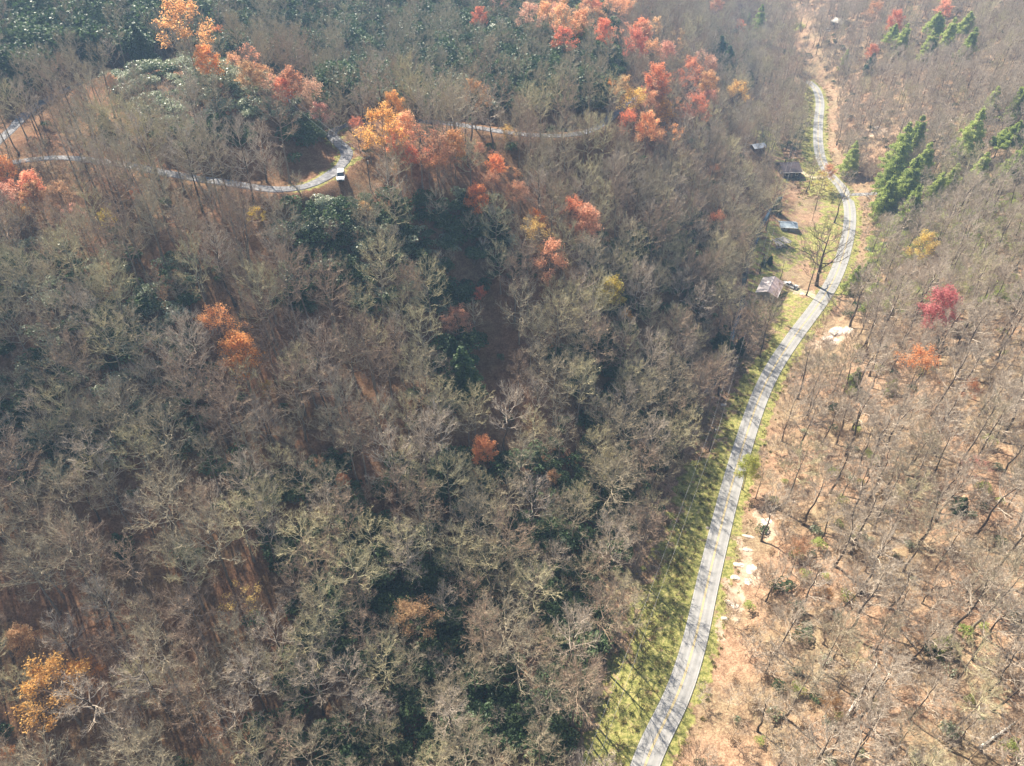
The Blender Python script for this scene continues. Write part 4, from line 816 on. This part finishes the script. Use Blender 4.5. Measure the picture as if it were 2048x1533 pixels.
# open shelter of bare rafters (long weathered boards)
p=at_px(1561,494); t=thing('board_shelter','open shelter of weathered grey boards on the grass below the bluish shed','shelter',p,.55)
for i,(x,y) in enumerate(((-2.8,-2.2),(2.8,-2.2),(2.8,2.2),(-2.8,2.2),(0,-2.2),(0,2.2))): A=Acc(); A.box((x,y,.95),(.14,.14,2.3)); obj('post',A,M['oldwood'],t)
for y in (-2.2,2.2): A=Acc(); A.box((0,y,2.15),(6.2,.14,.2)); obj('beam',A,M['oldwood'],t)
PLm=Acc(); PLm.box((0,0,0),(.55,5.2,.06)); plm=PLm.mesh('plank',[M['oldwood']])
for i in range(9):
    if i in (3,): continue
    o=link('plank',plm,t,(-2.9+i*.73,RS.normal()*.2,2.32+RS.rand()*.08)); o.rotation_euler=(RS.normal()*.05,RS.normal()*.05,RS.normal()*.07)
for i in range(5): o=link('plank',plm,t,(-1.5+RS.rand()*3,RS.normal()*.8,.15+.07*i)); o.rotation_euler=(0,0,RS.rand()*3)
# ---------------- vehicles ----------------
def vehicle(label,at,rz,kind='suv',L=4.9,W=1.95,paint='carwhite',cat='car'):
    t=thing('parked_vehicle',label,cat,at,rz); h=L/2
    # outline from the side: x forward, z
    if kind=='suv': prof=[(-h,.45),(-h,1.05),(-h+.1,1.15),(h*.42,1.12),(h*.9,.98),(h,.8),(h,.42),(h*.8,.32),(-h*.85,.32)]; cab=[(-h+.12,1.13),(-h+.35,1.78),(h*.05,1.82),(h*.47,1.1)]
    else: prof=[(-h,.5),(-h,1.05),(h*.42,1.08),(h*.92,.98),(h,.8),(h,.45),(h*.8,.35),(-h*.85,.35)]; cab=[(-h*.18,1.06),(-h*.12,1.74),(h*.16,1.76),(h*.44,1.06)]
    def ext(pr,w0,w1):
        A=Acc(); n=len(pr); zz=[z for x,z in pr]; zm,zM=min(zz),max(zz)
        def ww(z): return w0+(w1-w0)*(z-zm)/(zM-zm)
        Lf=[(x,-ww(z),z) for x,z in pr]; Rt=[(x,ww(z),z) for x,z in pr]; A.add(Lf+Rt,[[*range(n)]]+[[*range(2*n-1,n-1,-1)]]+[(i,n+i,n+(i+1)%n,(i+1)%n) for i in range(n)]); return A
    b=obj('body',ext(prof,W/2*.97,W/2),M[paint],t); md=b.modifiers.new('bevel','BEVEL'); md.width=.07; md.segments=2
    c=obj('cab',ext(cab,W/2*.95,W/2*.78),M['glass'],t)
    R_=Acc(); R_.box(((cab[1][0]+cab[2][0])/2,0,cab[1][1]+.04),(cab[2][0]-cab[1][0]+.15,W*.8,.07)); obj('roof',R_,M[paint],c)
    for s in (-1,1):
        for x in (-h*.62,h*.64):
            A=Acc(); an=np.arange(14)*2*math.pi/14
            v=[(x+.36*math.cos(q),s*W/2*k,.36+.36*math.sin(q)) for k in (.82,1.01) for q in an]; A.add(v,[(i,14+i,14+(i+1)%14,(i+1)%14) for i in range(14)]+[[*range(14,28)]]+[[*range(13,-1,-1)]]); wl_=obj('wheel',A,M['tyre'],t)
            B=Acc(); v=[(x+.21*math.cos(q),s*W/2*k,.36+.21*math.sin(q)) for k in (.9,1.03) for q in an]; B.add(v,[(i,14+i,14+(i+1)%14,(i+1)%14) for i in range(14)]+[[*range(14,28)]]); obj('rim',B,M['rim'],wl_)
        A=Acc(); A.box((h-.02,s*W*.36,.78),(.1,.36,.16)); obj('headlight',A,M['lamp'],t)
        A=Acc(); A.box((-h+.01,s*W*.41,.88),(.06,.2,.26)); obj('tail_light',A,M['redlamp'],t)
        A=Acc(); A.box((cab[3][0]-.15,s*(W/2+.1),1.15),(.14,.2,.16)); obj('wing_mirror',A,M[paint],t)
    A=Acc(); A.box((h+.03,0,.5),(.12,W*.94,.2)); obj('bumper',A,M['tyre'],t); A=Acc(); A.box((h+.0,0,.72),(.06,W*.42,.18)); obj('grille',A,M['tyre'],t)
    if kind=='pickup':
        A=Acc(); A.box((-h*.6,0,1.075),(h*.72,W*.8,.03)); obj('bed',A,M['tyre'],t)
    return t
p=at_px(683,361); p[2]=height(p[0],p[1])+.1; vehicle('white sport utility vehicle parked on the pale driveway bend',p,-math.pi/2+.15,'suv',5.1,2.0)
p=at_px(1577,574); vehicle('white pickup truck parked beside the metal-roofed house',p,2.2,'pickup',5.2,1.95,cat='truck')
p=at_px(1654,64); vehicle('small white vehicle parked far away below the barn',p,-1.0,'suv',4.8,1.9)
# utility trailer with load
p=at_px(1590,579); t=thing('utility_trailer','small loaded utility trailer right of the white pickup truck','trailer',p,.9)
A=Acc(); A.box((0,0,.55),(2.8,1.6,.1)); obj('bed',A,M['oldwood'],t)
for y in (-.8,.8):
    A=Acc(); A.box((0,y,.8),(2.8,.05,.4)); obj('side_board',A,M['trim'],t); A=Acc(); A.tube([(-.1,y-.12,.33),(-.1,y+.12,.33)],.33,12); obj('wheel',A,M['tyre'],t)
A=Acc(); A.tube([(1.4,0,.5),(2.6,0,.45)],.05,6); obj('hitch_bar',A,M['rim'],t)
for x,y,s in ((-.8,.2,.6),(.3,-.2,.75),(.9,.3,.5)): A=Acc(); A.box((x,y,.6+s/2),(s,s*.9,s),rot=rotz(x)); tt=obj('load_box',A,M['trim' if x>0 else 'wall_dark'],t)
# ---------------- poles and wires ----------------
def pole(p,h,label,arm_rz,group='utility poles'):
    t=thing('utility_pole',label,'utility pole',p,arm_rz,group); A=Acc(); A.tube([(0,0,-.5),(0,0,h)],[.17,.11],8); obj('shaft',A,M['pole'],t)
    A=Acc(); A.box((0,0,h-.5),(2.2,.12,.12)); obj('crossarm',A,M['pole'],t)
    for x in (-.95,.95): A=Acc(); A.tube([(x,0,h-.44),(x,0,h-.2)],[.07,.05],6); obj('insulator',A,M['trim'],t)
    A=Acc(); A.tube([(.28,0,h-2.2),(.28,0,h-1.3)],.2,8); obj('transformer',A,M['wall_grey'],t)
    c,s=math.cos(arm_rz),math.sin(arm_rz); return [np.array(p)+np.array([x*c,x*s,h-.2]) for x in (-.95,.95)]
def wire(a,b,sag,label,group,r=.022):
    t=np.linspace(0,1,15)[:,None]; P=a+(b-a)*t; P[:,2]-=(sag*4*t*(1-t))[:,0]; P0=P[0].copy(); A=Acc(); A.tube(P-P0,r,4); o=obj('overhead_wire',A,M['wire']); o.location=P0; o['label']=label; o['category']='wire'; o['group']=group
pb=[(hit(1519,549),8.5,'dark utility pole standing on the grass above the metal-roofed house'),(hit(1418,905),9.5,'utility pole at the forest edge beside the grass strip'),(hit(1150,1640),9.5,'utility pole at the bottom of the grass strip, cut by the frame'),(hit(1598,262),9,'utility pole left of the far straight road')]
dirs=[ang(pb[i][0],pb[j][0])+math.pi/2 for i,j in ((0,1),(0,2),(1,2),(3,0))]
E=[pole(p,h,l,d) for (p,h,l),d in zip(pb,dirs)]
for k,nm in enumerate(('left','right')):
    wire(E[1][k],E[2][k],1.6,f'{nm}hand overhead wire crossing the lower grass strip','overhead wires beside the road')
    wire(E[0][k],E[1][k],1.8,f'{nm}hand overhead wire from the lawn pole to the forest edge pole','overhead wires beside the road')
    wire(E[3][k],E[0][k],1.8,f'{nm}hand overhead wire running up to the far straight road','overhead wires beside the road')
pd=[(hit(590,268),10,'utility pole among the laurels at the end of the knob'),(hit(742,384),9,'utility pole below the driveway bend, right of the vehicle')]
dd_=ang(pd[0][0],pd[1][0])+math.pi/2; F_=[pole(p,h,l,dd_) for p,h,l in pd]
for k,nm in enumerate(('upper','lower')): wire(F_[0][k],F_[1][k],1.2,f'{nm} of the two wires crossing the driveway bend','wires over the driveway bend',.03)
# ---------------- rocks and logs ----------------
def rock_mesh(seed,sx,sy,sz):
    r=np.random.RandomState(seed); bm=bmesh.new(); bmesh.ops.create_icosphere(bm,subdivisions=3,radius=1)
    for v in bm.verts:
        c=np.array(v.co); k=1+.35*vnoise(np.array([c[0]*1.6+seed]),np.array([c[1]*1.6+c[2]]),seed%97)[0]+.16*vnoise(np.array([c[0]*4+c[2]*3]),np.array([c[1]*4+seed]),seed%89)[0]
        z=c[2]*sz*k; z=round(z/(.22))*.22*.6+z*.4; v.co=(c[0]*sx*k,c[1]*sy*k,z)
    me=bpy.data.meshes.new('rock'); bm.to_mesh(me); bm.free(); me.materials.append(M['rock']); return me
RK=[rock_mesh(11+k,1.0,.8,.45) for k in range(6)]
RL=[(1672,664,30,13,'largest pale rock face above the road bend'),(1694,662,20,10,'pale rock at the right of the largest rock face'),(1656,676,16,8,'flat pale rock left of the largest rock face'),(1668,684,16,8,'pale rock below the largest rock face'),
(1534,1046,17,13,'pale cracked rock above the roadside ledges'),(1531,1064,15,9,'pale rock just under the cracked one'),(1495,1075,6,16,'narrow upright pale ledge beside the verge'),(1493,1100,6,14,'narrow pale ledge below the upright one'),(1478,1130,9,13,'pale ledge with yellow bushes beside it'),
(1503,1140,16,14,'broad tan rock on the cut slope'),(1497,1166,11,10,'tan rock under the broad one'),(1470,1158,8,12,'long pale ledge near the road verge'),(1458,1206,9,13,'pale ledge low on the cut slope'),(1468,1215,9,12,'pale rounded ledge beside the lowest one'),(1448,1240,7,8,'lowest small pale ledge on the cut'),
(1753,256,12,5,'white rock on the bare bank left of the pines'),(1907,239,9,5,'small pale rock in the upper right woods'),(1605,590,7,4,'small pale rock by the lawn drive'),(1440,1040,5,4,'small grey rock at the grass strip edge'),(1415,1058,5,4,'grey rock among the strip weeds'),(1448,810,7,5,'grey boulder on the brown bank left of the road'),(1424,796,6,4,'smaller grey boulder on the brown bank')]
for k,(px,py,wx,wy,lb) in enumerate(RL):
    c=hit(px,py); d=project(c)[2]; s=wx/FPX*d; n_=np.array([height(c[0]-1,c[1])-height(c[0]+1,c[1]),height(c[0],c[1]-1)-height(c[0],c[1]+1),2.0]); 
    o=link('rock_outcrop',RK[k%6],None,c-np.array([0,0,.05*s]),label=lb,category='rock',group='pale rocks'); o.rotation_mode='QUATERNION'
    o.rotation_quaternion=Vector(n_).to_track_quat('Z','Y'); fy=wy/FPX*d/max(.35,(CAM_H-c[2])/d); o.scale=(s*.7,fy*.8,max(.6,s*.38))
LG=[(1550,1303,1610,1322,'fallen trunk crossing the leaf-covered lower right slope'),(1540,1288,1585,1330,'fallen grey trunk crossing under the other fallen log'),(1575,1350,1620,1358,'short fallen log on the lower right slope'),(1690,1440,1752,1330,'pale dead trunk leaning on the lower right slope'),(1955,1500,2040,1440,'pale fallen trunk at the bottom right corner'),(1790,1250,1850,1330,'thin fallen trunk between the leaning trees'),(1726,392,1742,402,'short pale log by the side road')]
for a,b,c,d,lb in LG:
    p=hit(a,b)+[0,0,.35]; q=hit(c,d)+[0,0,.3]; P=p+(q-p)*np.linspace(0,1,7)[:,None]; P[:,2]=height(P[:,0],P[:,1])+.35; A=Acc(); A.tube(P-p,np.linspace(.26,.1,7),7)
    for k in (2,3,4,5):
        e=P[k]-p; A.tube([e,e+np.array([RS.normal()*1.4,RS.normal()*1.4,.8+RS.rand()])],[.07,.02],4)
    o=obj('fallen_log',A,M['palebark' if 'pale' in lb else 'bark']); o.location=p; o['label']=lb; o['category']='log'; o['group']='fallen trunks'
# dark bramble thicket beside the road
p=hit(1735,352); A=Acc(); r_=np.random.RandomState(5); c=r_.normal(size=(420,3)); c/=np.linalg.norm(c,axis=1,keepdims=True); c[:,2]=np.abs(c[:,2]); a=c*np.array([5.5,6.5,4.2])*(.25+.7*r_.rand(420,1)); b=a+c*2.2+r_.normal(size=(420,3))*.6
P=np.stack([a,(a+b)/2+r_.normal(size=a.shape)*.2,b],1); v,f=tubes(P,np.broadcast_to(np.array([.06,.04,.01]),(420,3)),3); A.add(v,f,0)
twigs(A,P,9,r_,1.1,.035); o=obj('bramble_thicket',A,M['twig_brown']); o.location=p; o['label']='round dark brown bramble thicket right of the road bend'; o['category']='thicket'
# ---------------- haze ----------------
A=Acc(); A.box((70,440,67),(1330,1000,178)); hz=obj('haze',A,[]); hz['kind']='stuff'; hz['label']='thin blue air between the camera and the far hills'
hm=bpy.data.materials.new('haze_air'); hm.use_nodes=True; hn=hm.node_tree.nodes; hn.remove(hn['Principled BSDF']); pv=hn.new('ShaderNodeVolumePrincipled'); pv.inputs['Color'].default_value=HAZE_COLOR; pv.inputs['Density'].default_value=HAZE_DENSITY; pv.inputs['Anisotropy'].default_value=.2
hm.node_tree.links.new(pv.outputs[0],hn['Material Output'].inputs['Volume']); hz.data.materials.append(hm)
